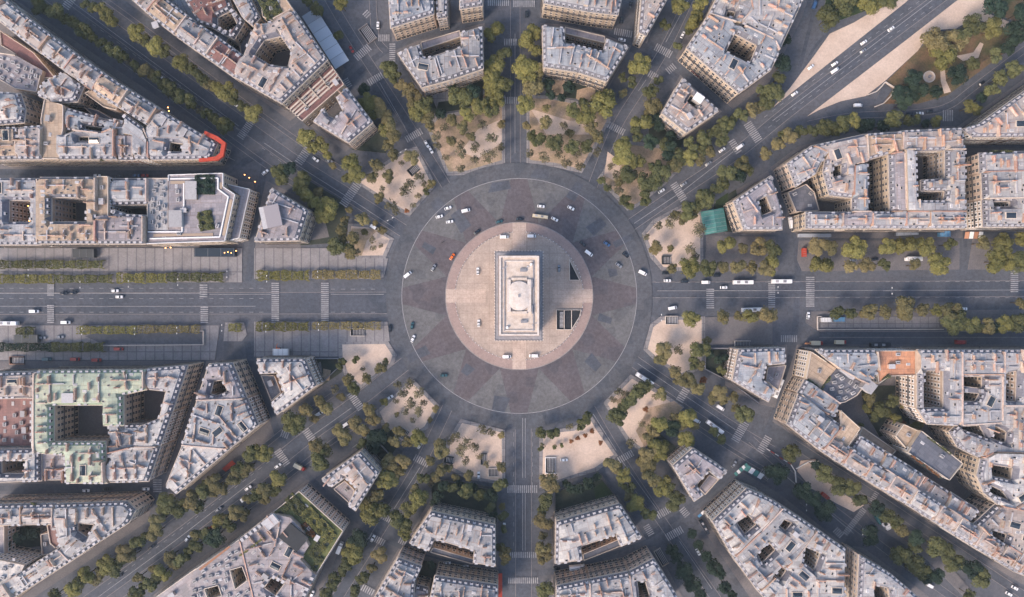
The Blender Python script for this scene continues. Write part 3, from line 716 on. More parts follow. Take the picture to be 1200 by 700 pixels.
# gardens in front of the ring buildings
for p in ([(495, 104), (566, 84), (566, 118), (545, 128), (508, 134)], [(638, 82), (711, 98), (704, 120), (640, 112)], [(760, 136), (804, 160), (796, 176), (760, 164)], [(836, 240), (862, 222), (873, 272), (835, 272)],
          [(827, 410), (864, 410), (856, 447), (826, 432)], [(770, 506), (792, 524), (786, 546), (765, 528)], [(651, 576), (705, 562), (724, 584), (651, 610)], [(507, 562), (582, 575), (582, 612), (506, 592)], [(416, 524), (462, 502), (468, 520), (446, 552)],
          [(362, 421), (396, 421), (401, 436), (372, 456)], [(350, 205), (402, 236), (408, 262), (404, 284), (352, 288), (368, 246)], [(436, 150), (462, 166), (452, 180), (412, 176)], [(1008, 452), (1060, 452), (1066, 500), (1030, 512), (1012, 480)], [(8, 618), (48, 618), (48, 640), (8, 644)], [(490, 655), (512, 660), (508, 690), (488, 690)]):
    sheet('garden', p, 'gardensoil', step=.11)
for p, m in (([(505, 112), (523, 103), (530, 118), (514, 120), (512, 128)], 'pave'), ([(648, 88), (662, 90), (660, 112), (646, 112)], 'mulch'), ([(676, 106), (698, 100), (697, 116), (686, 122), (675, 116)], 'mulch'), ([(366, 253), (382, 262), (386, 278), (364, 282)], 'walk'), ([(368, 428), (376, 424), (378, 436), (372, 442)], 'walk'), ([(379, 432), (388, 434), (386, 446), (379, 446)], 'mulch'), ([(696, 572), (706, 564), (720, 582), (698, 588)], 'lawn'), ([(838, 236), (853, 226), (852, 240), (840, 248)], 'lawn')):
    sheet('garden_path' if m != 'lawn' else 'lawn', p, m, step=.13)
# underpass ramps
for p in ([(1005, 118), (1026, 117), (1034, 99), (1046, 105), (1034, 121), (1008, 127)], [(100, 394), (116, 389), (238, 389), (238, 403), (120, 403)]): sheet('underpass_ramp', p, 'road', step=.135)
# the roundabout
def disc(name, r, mat, n=96, step=0.0, z=None): return sheet(name, [pol(r, 360*i/n) for i in range(n)], mat, z, 'structure', step)
disc('roundabout', 156, 'ring'); disc('roundabout_setts', 138, 'setts')
rr = random.Random(3)
for i in range(12):
    a = 15+30*i
    sheet('light_setts', [pol(88, a), pol(137.3, a+11), pol(138, a+5), pol(138, a-5), pol(137.3, a-11)], 'setts_light')
for a, r0, r1, w in ((322, 100, 124, 5), (48, 112, 132, 4), (28, 128, 150, 3), (318, 128, 150, 4), (105, 96, 112, 3), (132, 108, 126, 4), (190, 120, 140, 5), (240, 124, 150, 3), (76, 108, 118, 3), (298, 112, 128, 2.5), (350, 126, 136, 7), (10, 140, 151, 5), (62, 126, 150, 2), (165, 140, 154, 5), (215, 100, 112, 4)):
    sheet('repair_patch', [pol(r0, a-w), pol(r0, a+w*.8), pol(r1, a+w*.7), pol(r1, a-w*.5)], 'road')
N = 180
line('lane_ring', [pol(137.5, 360*i/N) for i in range(N+1)], .30, 'paint')
sheet('terrace', [(960, 373), (1100, 371), (1100, 384), (960, 384)], 'pave', step=.135)
disc('island', 86.5, 'island2', step=.15); line('kerb_line', [pol(86.2, 360*i/N) for i in range(N+1)], .5, 'kerb')
disc('island_court', 75, 'island', step=.16)
for a in (0, 90, 180, 270):
    d = 5.3; q = [pol(86, a-d), pol(86, a+d), pol(40, a+11), pol(40, a-11)]; sheet('island_path', q, 'islandpath', step=.165)
for a0, a1 in ((5.3, 84.7), (95.3, 174.7), (185.3, 264.7), (275.3, 354.7)):
    line('kerb_line', [pol(75, a0+(a1-a0)*k/40) for k in range(41)], .35, 'kerb')
# painted lines
for n, pts in (('twelve', [(603.5, 180), (603.5, 40)]), ('ten', [(462, 267), (404, 229), (341, 189), (310, 168)]), ('ten', [(280, 148), (170, 66), (84, 2)]), ('eleven', [(475, 150), (445, 97)]), ('one', [(748, 107), (757, 94)]), ('one', [(780, 50), (810, -6)]),
               ('two', [(743, 262), (800, 224), (859, 178)]), ('two', [(905, 142), (990, 78), (1098, -4)]), ('four', [(747, 426), (800, 462), (862, 504)]), ('five', [(695, 485), (722, 528)]), ('five', [(730, 542), (770, 597)]), ('five', [(796, 634), (834, 690)]),
               ('seven', [(492, 548), (462, 596)]), ('eight', [(412, 478), (367, 510)]), ('eight', [(300, 561), (205, 634), (112, 702)]), ('six', [(612.5, 560), (612.5, 490)]), ('six', [(612.5, 578), (612.5, 645)]), ('six', [(615.5, 560), (615.5, 490)]), ('six', [(615.5, 578), (615.5, 645)]),
               ('three', [(770, 341), (1240, 340)]), ('nine', [(0, 344), (236, 344)]), ('nine', [(246, 345), (318, 345)]), ('nine', [(388, 345), (450, 345)]), ('nine', [(-20, 359), (300, 359)]), ('four', [(905, 545), (1000, 625)]), ('ten', [(470, 245), (460, 240)])):
    line('lane_line', pts, .30)
for pts in ([(768, 331), (1240, 330)], [(768, 349), (1240, 349)], [(0, 338), (318, 338)], [(0, 366), (318, 366)], [(388, 339), (450, 339)], [(388, 366), (450, 366)], [(602, 570), (602, 500)], [(602, 640), (602, 580)], [(624, 570), (624, 500)], [(290, 160), (160, 66), (100, 22)],
            [(330, 190), (300, 168)], [(900, 150), (1100, 2)], [(895, 138), (1090, -8)], [(335, 526), (215, 618), (120, 690)], [(0, 350), (318, 350)], [(260, 136), (150, 56)]):
    line('dashed_line', pts, .22, dash=(2.5, 3.5))
def zebra(cx, cy, ang, ln, w):
    """stripes along the traffic; ang = direction (degrees, picture axes) in which the crossing is walked"""
    a = rad(ang); ux, uy = math.cos(a), math.sin(a); vx, vy = -uy, ux; n = int(ln/2.3); mb = MB(); _z[0] += .001
    for i in range(n):
        s = -ln/2+(i+.25)*ln/n; e = s+ln/n*.55; P = [W(cx+ux*p+vx*q, cy+uy*p+vy*q) for p, q in ((s, -w/2), (e, -w/2), (e, w/2), (s, w/2))]
        if area(P) < 0: P.reverse()
        mb.add([(x, y, _z[0]) for x, y in P], [(0, 1, 2, 3)], 'paint')
    mb.obj('zebra_crossing')['kind'] = 'structure'
_z[0] += .01
for z in ((323, 355, 90, 48, 9), (381, 355, 90, 48, 9), (239, 341, 90, 16, 9), (240, 369, 90, 20, 9), (60, 368, 90, 22, 8), (60, 340, 90, 14, 8), (949, 342, 90, 36, 10), (1188, 330, 90, 26, 9), (904, 345, 90, 32, 8), (832, 350, 90, 24, 9),
          (356, 183, 125, 22, 10), (411, 228, 125, 32, 10), (290, 150, 125, 30, 9), (82, 3, 125, 18, 10), (485, 159, -30, 22, 8), (425, 62, -40, 22, 9), (450, 45, 0, 14, 8), (460, 62, 90, 22, 7), (440, 93, -30, 20, 8), (407, 98, 60, 12, 8), (430, 17, 45, 8, 8),
          (584, 4, 0, 26, 7), (614, 5, 0, 26, 8), (598, 50, 0, 16, 8), (600, 118, 0, 18, 8), (722, 151, 28, 22, 8), (777, 60, 28, 22, 9), (730, 39, 10, 22, 8), (786, 81, -40, 12, 8), (765, 89, 30, 12, 8), (795, 225, 57, 24, 9), (882, 155, 57, 26, 10), (861, 172, 57, 18, 8),
          (800, 463, -60, 18, 9), (867, 506, -60, 26, 10), (895, 521, -60, 22, 9), (733, 535, -30, 20, 8), (779, 599, -30, 22, 9), (790, 625, -30, 22, 9), (760, 621, 60, 14, 8), (802, 600, 50, 12, 8), (612, 573, 0, 36, 9), (613, 650, 0, 32, 7), (613, 680, 0, 36, 7),
          (494, 540, 28, 20, 8), (454, 607, 28, 14, 8), (442, 632, 28, 20, 8), (472, 634, 28, 10, 8), (431, 691, 28, 16, 8), (417, 470, 55, 24, 9), (364, 512, 55, 22, 9), (331, 536, 55, 22, 9), (334, 509, 20, 10, 8), (1001, 611, -52, 38, 7), (1024, 582, -60, 14, 6), (982, 624, 45, 12, 8), (185, 569, 90, 16, 10), (1110, 136, 0, 13, 13), (924, 397, 0, 20, 8), (1000, 175, 0, 4, 4)):
    zebra(*z)
GZ = _z[0]+.01
# ---------------------------------------------------------------- buildings (roof outlines in photo points)
AW = 'row along the ten o\'clock avenue'
strip([(-22, -22), (22, 12), (60, 41), (100, 71), (140, 98), (188, 128)], 24, 7, ['corner end of the upper left terrace, cut by the photo edge', 'pale zinc terrace house second from the upper left corner, dormers over the avenue', 'terrace house with twin pale roof panels left of the ten o\'clock avenue', 'pinkish terrace house halfway down the upper left row, brick chimneys across it',
    'grey terrace house above the narrow dark court in the upper left block', 'house with a tan flat roof patch in the upper left terrace row', 'last zinc terrace house before the red awning corner, upper left'], roofs=['zinc', 'whiteroof', 'pinkzinc', 'zinc', 'pinkzinc', 'tan', 'zinc'], group='terraced houses of the upper left block')
bld('wedge shaped corner building wrapped by the red awning, upper left', [(189, 130), (240, 160), (254, 168), (246, 186), (176, 187), (176, 165), (170, 150)], 19, 'zinc', holes=[[(198, 166), (214, 168), (212, 178), (196, 178)]])
bld('tan flat roofed infill building behind the upper left terrace', [(112, 98), (134, 110), (134, 128), (118, 124), (96, 108)], 17, 'tan', style='flat')
bld('grey and white infill building with striped skylights, upper left court', [(48, 98), (74, 84), (96, 100), (88, 118), (62, 120), (44, 112)], 18, 'zinc')
bld('brown gridded rear wing at the far left, upper left block', [(-20, 56), (8, 60), (40, 78), (34, 104), (8, 100), (-20, 84)], 13, 'mauve', style='flat', clutter=3)
bld('pale building with a long cream ridge roof at the left edge, above the tan roof', [(-20, 108), (24, 110), (30, 128), (28, 144), (-20, 148)], 20, 'whiteroof', slope=.3)
bld('orange tiled small building at the left photo edge', [(-20, 149), (20, 149), (22, 186), (-20, 187)], 18, 'tan', style='mansard')
bld('long building with a plain yellowish tan curved roof, upper left block', [(54, 118), (76, 124), (76, 152), (70, 187), (52, 187), (50, 140)], 21, 'tan', style='flat', clutter=0)
bld('twin gabled cream house beside the yellowish tan roof, street side', [(23, 150), (52, 148), (51, 187), (23, 187)], 20, 'pinkzinc')
bld('zinc house with two white skylight bands, street side of the upper left block', [(71, 160), (88, 154), (122, 158), (137, 152), (137, 187), (71, 187)], 20, 'zinc', holes=[[(92, 160), (106, 160), (106, 166), (92, 166)]])
bld('low grey link building with dark courts, upper left block', [(77, 126), (118, 138), (140, 142), (136, 152), (122, 157), (88, 153), (77, 152)], 17, 'bluezinc', holes=[[(95, 145), (120, 148), (118, 154), (96, 151)]])
bld('white pyramid roofed pavilion right of the dark courts, upper left', [(130, 138), (146, 142), (146, 159), (130, 159)], 17, 'whiteroof', rise=1, slope=.6, clutter=0)
bld('narrow red brick building beside the maroon yard, upper left', [(138, 160), (158, 160), (158, 187), (138, 187)], 18, 'mauve', wall='brick')
bld('grey slated block with twin round rooflights west of the red awning corner', [(147, 134), (168, 150), (175, 166), (174, 187), (159, 187), (159, 160), (148, 158)], 20, 'zinc')
# upper middle left block
strip([(138, -16), (180, 22), (214, 48), (246, 70), (276, 92)], -27, 4, ['pinkish corner house at the top edge right of the ten o\'clock avenue', 'house with an orange terrace and white umbrella, top left', 'stepped pale zinc house between the orange terrace and the red brown roof', 'flat roofed building with a red brown deck, top left'], hs=[20, 20, 20, 19], roofs=['pinkzinc', 'tan', 'zinc', 'redroof'], group='terraced houses right of the ten o\'clock avenue')
bld('big U shaped pink and white building round a dark curved yard', [(300, 31), (322, 27), (346, 14), (384, 71), (331, 122), (276, 91), (287, 66)], 21, 'pinkzinc', holes=[[(298, 66), (310, 48), (330, 43), (343, 62), (338, 80), (318, 78)]], slope=.1)
bld('lower stepped terraces with pergola slats facing the roundabout, upper left', [(384.6, 72), (400, 95), (350, 139), (331.6, 122.6)], 13, 'redroof', style='flat', clutter=.6, extra=terraces)
bld('grey slate roof wing around the parked cars yard, top left', [(208, -14), (262, -14), (270, 8), (284, 24), (272, 44), (246, 30), (232, 26)], 17, 'redroof', holes=[[(252, 18), (268, 10), (276, 26), (266, 38), (252, 30)]])
bld('long pale ridge roofed house at the top edge left of the roof garden', [(266, -14), (286, -14), (304, 20), (296, 30), (284, 20)], 19, 'zinc')
bld('building with a planted roof garden at the top edge', [(304, -14), (326, -14), (345, 13), (322, 26), (308, 20)], 20, 'tan', style='flat', clutter=.3)
bld('long dark brown low shed roof crossing the inner yard, top left', [(272, 45), (285, 26), (303, 32), (292, 48), (284, 62), (274, 58)], 9, 'darkroof', style='flat', clutter=.3)
# left middle block (between the street and the wide left avenue)
bld('long pale roof at the left edge around a courtyard with lit windows', [(-20, 210), (50, 210), (50, 287), (-20, 287)], 21, 'zinc', holes=[[(12, 235), (39, 235), (39, 261), (12, 261)]], group=None)
bld('tan and white building with a deep square window lined courtyard, left', [(50, 209), (118, 209), (118, 286), (50, 286)], 22, 'tan', holes=[[(63, 232), (105, 232), (105, 261), (63, 261)]], slope=.05)
bld('narrow building with a blank sand coloured roof, left middle block', [(118, 208), (131, 208), (131, 254), (118, 254)], 23, 'tan', style='flat', clutter=0)
bld('blue grey slanted slate roof over a hall, left middle block', [(131, 209), (174, 209), (174, 239), (131, 240)], 18, 'bluezinc', slope=.3, clutter=.3)
bld('grey flat roofed building with two terraces facing the wide left avenue', [(118, 255), (134, 252), (134, 246), (150, 252), (172, 253), (172, 286), (118, 286)], 21, 'mauve', clutter=.8)
bld('narrow rooftop plant building packed with silver ducts', [(174.5, 209), (197, 209), (197, 270), (173, 270), (173, 240)], 20, 'zinc', style='flat', clutter=9)
bld('modern white edged building with planted roof terraces, left', [(197.5, 205), (262, 203), (262, 219), (276, 228), (264, 283), (172.5, 286), (172.5, 271), (197.5, 270)], 20, 'mauve', style='flat', parapet='white', clutter=.3, extra=modern)
bld('lower white edged terrace wing ahead of the modern building', [(262.5, 214), (289, 220), (276, 278), (265, 281), (277, 228), (263, 218)], 14, 'mauve', style='flat', parapet='white', clutter=.3)
bld('hotel with a raised grey rooftop box left of the roundabout', [(319, 221), (361, 247), (350, 282), (299, 283)], 20, 'mauve', clutter=.4, slope=.05)
# ring buildings
bld('small U shaped mauve building below the stepped terraces', [(406, 103), (436, 143), (408, 167), (367, 142), (379, 127), (384, 136), (392, 139), (402, 130), (394, 114)], 19, 'mauve', clutter=.5)
bld('curved ring building left of the twelve o\'clock avenue', [(466, 62), (491, 52), (495, 67), (500, 68), (541, 55), (540, 38), (565, 31), (566, 80), (531, 92), (494, 102)], 19, 'zinc', clutter=.6)
bld('curved ring building right of the twelve o\'clock avenue', [(636, 30), (661, 33), (662, 50), (707, 61), (711, 45), (736, 55), (711, 95), (677, 84), (637, 78)], 19, 'bluezinc', clutter=.7)
bld('pinkish ring building between the one and two o\'clock avenues', [(800, 92), (842, 130), (805, 155), (776, 132)], 19, 'pinkzinc', clutter=.5, holes=[[(810, 110), (821, 116), (815, 126), (804, 119)]])
bld('mauve ring building right of the teal canvas tent', [(904, 206), (860, 236), (872, 269), (917, 269), (917, 252)], 19, 'mauve', holes=[[(888, 235), (899, 229), (906, 248), (893, 253)]], clutter=.5)
bld('L shaped pale ring building below the right avenue', [(866, 410), (920, 408), (920, 426), (898, 428), (894, 445), (908, 457), (901, 471), (859, 446)], 19, 'bluezinc', clutter=.6)
bld('V shaped ring building between the four and five o\'clock avenues', [(812, 526), (852, 552), (843, 562), (831, 552), (816, 569), (824, 581), (814, 588), (789, 546)], 19, 'mauve', clutter=.4)
bld('U shaped ring building right of the six o\'clock avenue', [(652, 612), (726, 591), (752, 630), (728, 641), (722, 627), (680, 641), (682, 657), (651, 661)], 19, 'whiteroof', clutter=.5)
bld('U shaped ring building left of the six o\'clock avenue', [(505, 600), (580, 616), (580, 664), (555, 660), (556, 646), (509, 632), (502, 646), (480, 637)], 19, 'zinc', clutter=.6)
bld('V shaped ring building between the seven and eight o\'clock avenues', [(422, 530), (444, 554), (416, 599), (408, 592), (418, 573), (404, 560), (388, 571), (377, 562)], 19, 'pinkzinc', clutter=.5)
bld('pale ring building with a notch below the left esplanade', [(301, 421), (357, 421), (370, 452), (324, 486), (318, 472), (332, 460), (324, 437), (304, 438)], 19, 'whiteroof', clutter=.7)
# lower left blocks
bld('green copper roofed palace around a deep courtyard, left', [(48, 434), (174, 433), (174, 456), (147, 462), (147, 498), (124, 498), (124, 474), (66, 474), (66, 517), (126, 517), (128, 565), (82, 565), (80, 532), (48, 530)], 22, 'copper', clutter=.7)
bld('dull maroon flat roofs at the left edge below the wide avenue', [(-20, 470), (36, 468), (36, 526), (-20, 526)], 12, 'redroof', style='flat')
bld('pale gabled house at the left edge beside the copper roofs', [(-20, 438), (47, 436), (47, 466), (-20, 468)], 19, 'pinkzinc')
bld('narrow cream roof strip between the maroon roofs and the copper palace', [(37, 468), (47, 467), (47, 564), (-20, 566), (-20, 528), (37, 527)], 19, 'whiteroof', holes=[[(0, 540), (30, 540), (28, 556), (0, 556)]])
bld('white low roofed house at the lower end of the copper palace', [(48, 532), (79, 533), (81, 565), (48, 565)], 15, 'mauve')
bld('slate roofed corner building over the diagonal street, lower left', [(174.5, 432), (221, 428), (203, 482), (188, 490), (196, 458), (176, 456)], 21, 'zinc')
bld('white zinc house halfway down the diagonal street, lower left', [(187, 491), (202.5, 483), (189, 522), (160, 522), (164, 500)], 21, 'whiteroof')
bld('pale house with black edge dormers at the foot of the diagonal street', [(129, 530), (158, 523), (188, 523), (174, 564), (129, 565)], 20, 'whiteroof')
bld('pointed top building with a dark diamond court, lower left triangle', [(246, 427), (273, 425), (290, 466), (232, 468)], 21, 'mauve', holes=[[(251, 446), (262, 445), (268, 459), (256, 464), (247, 462)]])
bld('building crowded with glass roofs and ducts, middle of the lower left triangle', [(231.5, 468.5), (290, 466.5), (303, 498), (270, 525), (214, 520)], 20, 'bluezinc', clutter=2)
bld('white roofed sharp corner building, bottom tip of the lower left triangle', [(213.5, 521), (269, 526), (206, 579), (194, 569)], 19, 'whiteroof')
bld('rounded tip building with dark dormer rows, lower left corner block', [(68, 590), (150, 587), (160, 597), (152, 612), (118, 634), (88, 654), (74, 640), (68, 616)], 21, 'zinc', holes=[[(92, 612), (112, 614), (104, 630), (92, 622)]])
strip([(-20, 592), (67, 590)], 24, 2, ['mauve fronted house at the left edge below the small street', 'house with dark dormers left of the rounded tip building'], group='terraced houses of the lower left corner block')
strip([(-14, 722), (14, 702), (60, 672), (88, 654.5)], -20, 3, ['roof with red brown panels at the bottom left corner', 'low terrace house with white skylights, bottom left', 'terrace house with white rooflights next to the rounded tip building'], roofs=['pinkzinc', 'whiteroof', 'zinc'], group='terraced houses of the lower left corner block')
bld('grey glass roofed hall beside the palm court, bottom left', [(34, 633), (50, 630), (52, 656), (36, 658)], 10, 'darkroof', style='flat', clutter=.2)
bld('white gridded modern block at the left edge, bottom', [(-20, 652), (30, 662), (14, 690), (-20, 712)], 20, 'whiteroof', style='flat', clutter=2)
bld('red brown roofed house in the middle of the bottom left block', [(50, 617), (66, 617), (80, 646), (66, 650), (54, 640)], 16, 'redroof', style='flat')
# bottom left middle block with the roof garden
bld('building with a green roof garden and a curved fan facade', [(349, 577), (401, 624), (370, 674), (352.5, 655), (362.5, 640), (352.5, 618), (340.5, 606), (318.5, 601.5)], 17, 'lawn2', style='flat', clutter=0)
bld('curved grey louvred roof behind the roof garden', [(306, 612.5), (318, 602), (340, 606.5), (352, 618.5), (362, 640), (352, 655.5), (369.5, 675), (352, 712), (300, 712), (281, 632)], 19, 'mauve', rise=1.2, slope=.04, holes=[[(318, 676), (334, 684), (322, 700), (308, 690)]])
bld('mauve flat roof with a lit terrace bar on its edge, bottom left', [(280.5, 632), (300, 712), (215, 712), (228, 668)], 20, 'mauve', style='flat', holes=[[(270, 668), (284, 664), (290, 680), (276, 690)], [(240, 690), (256, 686), (260, 698), (244, 702)]], clutter=3)
bld('sloping grey terraces at the bottom edge left of the terrace bar', [(227.5, 668), (214.5, 712), (166, 712)], 17, 'mauve', style='flat', clutter=.5)
# bottom row
bld('corner building with stacked dormers right of the seven o\'clock avenue, bottom', [(467, 653), (494, 663), (486, 680), (484, 712), (432, 712)], 21, 'zinc')
bld('building with a red awning side by the six o\'clock avenue, bottom edge', [(510, 674), (583, 685), (583, 712), (502, 712)], 21, 'zinc')
bld('low rear house between two bottom edge buildings, left of six o\'clock', [(485, 690), (501, 694), (501, 712), (485, 712)], 14, 'mauve')
bld('bottom edge building right of the six o\'clock avenue', [(652, 686), (690, 678), (692, 712), (652, 712)], 21, 'whiteroof')
bld('bottom edge house second from the six o\'clock avenue', [(690.5, 678), (736, 669), (742, 712), (692.5, 712)], 21, 'zinc')
bld('bottom edge corner house beside the five o\'clock avenue', [(736.5, 669), (765, 654), (786, 686), (800, 712), (742.5, 712)], 21, 'zinc', holes=[[(746, 680), (756, 680), (762, 700), (748, 702)]])
# lower right block
bld('cream corner building with blue balcony awnings, lower right', [(834, 610), (874, 572), (898, 582), (914, 592), (888, 620), (857, 650)], 21, 'whiteroof', holes=[[(862, 612), (876, 602), (886, 614), (872, 626)]])
bld('middle building of the lower right block with a long courtyard', [(914.5, 592.5), (954, 618), (926, 654), (886, 690), (857.5, 650.5), (888.5, 620.5)], 21, 'zinc', holes=[[(886, 648), (900, 634), (908, 644), (892, 660)], [(918, 608), (928, 612), (920, 622), (912, 616)]])
bld('large pale building at the end of the lower right block, bottom edge', [(954.5, 618.5), (990, 643), (988, 712), (906, 712), (886.5, 690.5), (926.5, 654.5)], 20, 'whiteroof', holes=[[(942, 640), (962, 648), (954, 670), (940, 658)], [(912, 660), (922, 668), (914, 680), (906, 674)]])
bld('cream fronted building right of the narrow alley, bottom right', [(1006, 650), (1040, 670), (1080, 704), (1088, 712), (1003, 712)], 21, 'zinc', holes=[[(1022, 684), (1040, 688), (1044, 712), (1024, 712)]])
# big right block
bld('corner building with a hedge lined pink roof terrace, right', [(951, 412), (981, 432), (962, 456), (945, 444)], 19, 'tan', style='flat', clutter=.3)
bld('grey top row house beside the hedge lined terrace', [(956, 410), (1024, 410), (1027, 436), (1016, 450), (1000, 442), (981.5, 431.5)], 20, 'bluezinc')
bld('building with bright orange roof terraces, right', [(1025, 411), (1072, 411), (1072, 440), (1042, 441), (1029, 450), (1027.5, 436)], 20, 'orange', style='flat', clutter=.5)
bld('building round a tall rectangular court lined with windows, right', [(1072.5, 410), (1120, 410), (1120, 498), (1084, 496), (1072.5, 478)], 22, 'zinc', holes=[[(1079, 434), (1103, 434), (1103, 478), (1079, 478)]])
bld('top row house with chimney fins right of the tall court', [(1120.5, 410), (1170, 410), (1170, 438), (1120.5, 438)], 21, 'zinc')
bld('rear building with two small brown courts, right', [(1120.5, 438.5), (1169, 438.5), (1169, 494), (1120.5, 497)], 20, 'zinc', holes=[[(1125, 441), (1151, 441), (1151, 456), (1125, 453)], [(1125, 459), (1148, 461), (1143, 471), (1125, 471)]])
bld('top row building at the right photo edge with a salmon court', [(1170.5, 410), (1240, 410), (1240, 474), (1169.5, 474)], 21, 'zinc', holes=[[(1176, 437), (1190, 434), (1189, 471), (1175, 470)], [(1197, 440), (1212, 440), (1212, 466), (1197, 466)]])
bld('large pale building cluster with a triangular dark court, right edge', [(1120.5, 498), (1169, 495), (1169.5, 475), (1240, 475), (1240, 530), (1160, 528), (1146, 536), (1122, 524), (1112, 506)], 20, 'zinc', holes=[[(1124, 500), (1148, 498), (1156, 514), (1128, 504)], [(1166, 498), (1180, 506), (1178, 520), (1160, 514)]])
bld('round fronted white building circling two courts, right edge', [(1146, 537), (1160, 529), (1240, 531), (1240, 604), (1166, 590), (1150, 576), (1142, 556)], 22, 'whiteroof', holes=[[(1157, 543), (1184, 547), (1182, 562), (1158, 557)], [(1155, 566), (1172, 574), (1180, 586), (1156, 577)]])
bld('left fronted house below the hedge lined terrace', [(945, 445), (961.5, 457), (985, 474), (978, 490), (958, 478), (936, 461)], 18, 'bluezinc', clutter=1.2)
bld('slate corner building with rows of cream windows, left side of the right block', [(935.5, 462), (958, 479), (984, 498), (960, 527), (922, 497)], 20, 'bluezinc')
bld('dark grey link building packed with rooftop machinery, right block', [(982, 432.5), (1000, 443), (1016, 451), (1006, 464), (992, 472), (985, 473), (963, 457)], 18, 'darkroof', style='flat', clutter=6)
bld('blank tan roofed building near the garden court, right block', [(985, 481), (1008, 502), (990, 528), (972, 518), (984, 499)], 20, 'tan', style='flat', clutter=.1)
bld('dark grey flat roof hall, largest plain roof in the right block', [(1080, 505), (1128, 543), (1112, 563), (1063, 530)], 20, 'darkroof', style='flat', clutter=.25)
bld('salmon roof terrace with a round pool ring above the hall', [(1052, 512), (1062, 498), (1079, 506), (1064, 526)], 17, 'tan', style='flat', clutter=.3)
strip([(961, 527.5), (1000, 553), (1060, 590), (1120, 628), (1188, 670)], -22, 9, ['terrace house next to the slate corner building, right block', 'pink chimneyed terrace house second in the lower right row', 'terrace house third in the lower right row, pale zinc', 'terrace house fourth in the lower right row, below the tan roof', 'terrace house in the middle of the lower right row, under the dark hall', 'terrace house sixth in the lower right row', 'terrace house seventh in the lower right row, near the white round building', 'terrace house eighth in the lower right row', 'last terrace house of the lower right row by the right edge'], roofs=['pinkzinc', 'pinkzinc', 'zinc', 'pinkzinc', 'whiteroof', 'pinkzinc', 'zinc', 'pinkzinc', 'pinkzinc'], group='terraced houses on the lower side of the right block')
strip([(1000, 526), (1048, 556), (1100, 589), (1138, 613)], -18, 4, ['rear wing with blue skylights behind the lower right row', 'rear wing with a dark narrow court below the dark hall', 'rear wing with square blue rooflights in the lower right row', 'rear wing below the round fronted white building'], hs=[16, 18, 15, 18], roofs=['zinc', 'bluezinc', 'pinkzinc', 'zinc'], group='rear wings of the right block')
bld('house on the bottom right corner of the right block', [(1141, 614), (1166, 591), (1240, 605), (1240, 690), (1189, 670), (1150, 645)], 20, 'pinkzinc', holes=[[(1160, 620), (1180, 626), (1174, 646), (1158, 636)]])
# right upper block
bld('corner building with cream windows left end of the upper right block', [(922, 192), (950, 172), (968, 180), (955, 204), (932, 219)], 20, 'zinc')
bld('house with a rusty chimney stack behind the left corner, upper right block', [(950.5, 171.5), (1012, 158), (1014, 190), (998, 194), (997, 232), (972, 229), (964, 202), (968.5, 180)], 20, 'pinkzinc', holes=[[(975, 196), (986, 192), (986, 206), (976, 208)]])
bld('low dark yard buildings inside the upper right block', [(932, 222), (954, 212), (964, 222), (970, 244), (942, 246)], 9, 'darkroof', style='flat', clutter=1)
strip([(944, 268), (995, 268), (1055, 268), (1128, 268)], -19, 5, ['left end house above the kiosks of the upper right block', 'second house of the front row over the right avenue', 'middle house of the front row with a small white dome', 'fourth house of the front row with white skylights', 'right end house of the front row beside the side street'], hs=[20, 20, 21, 20, 21], roofs=['zinc', 'mauve', 'zinc', 'whiteroof', 'zinc'], group='front row houses of the upper right block')
bld('narrow tan edged rear wing between two courts, upper right block', [(998.5, 196), (1014, 192), (1016, 248), (997, 248)], 21, 'bluezinc')
bld('grey rear wing with the tall window wall, upper right block', [(1040, 182), (1054, 180), (1056, 248), (1042, 248)], 21, 'mauve')
bld('bright cream spine building across the upper right block', [(1054.5, 178), (1068, 178), (1070, 248), (1056.5, 248)], 23, 'whiteroof')
bld('wing beside the round stair tower, upper right block', [(1106, 177), (1128, 177), (1128, 248), (1100, 248), (1070.5, 248), (1070.5, 236), (1104, 236), (1106, 224), (1078, 224), (1078, 212), (1106, 210)], 21, 'zinc')
bld('top building with a tan roof field, upper right block', [(1012.5, 158), (1055, 155), (1054, 179), (1040, 181), (1014.5, 188)], 20, 'tan', slope=.05)
bld('top building with rust stained chimneys, right of the tan field', [(1055.5, 154), (1125, 151), (1128, 176), (1106, 176.5), (1055, 177.5)], 20, 'pinkzinc')
bld('building with green balconies beside the side street, right edge', [(1147, 180), (1240, 176), (1240, 201), (1148, 203)], 20, 'zinc')
bld('middle right edge building with a small round roof', [(1148.5, 203.5), (1240, 201.5), (1240, 232), (1150, 234)], 21, 'whiteroof')
bld('right edge building with red striped awnings below it', [(1150.5, 234.5), (1240, 232.5), (1240, 266), (1152, 266)], 20, 'zinc', holes=[[(1162, 235.8), (1184, 236), (1184, 243), (1163, 243)]])
bld('wedge building at the right edge below the park road', [(1128, 152), (1146, 146), (1216, 96), (1260, 66), (1260, 160), (1140, 161)], 20, 'pinkzinc')
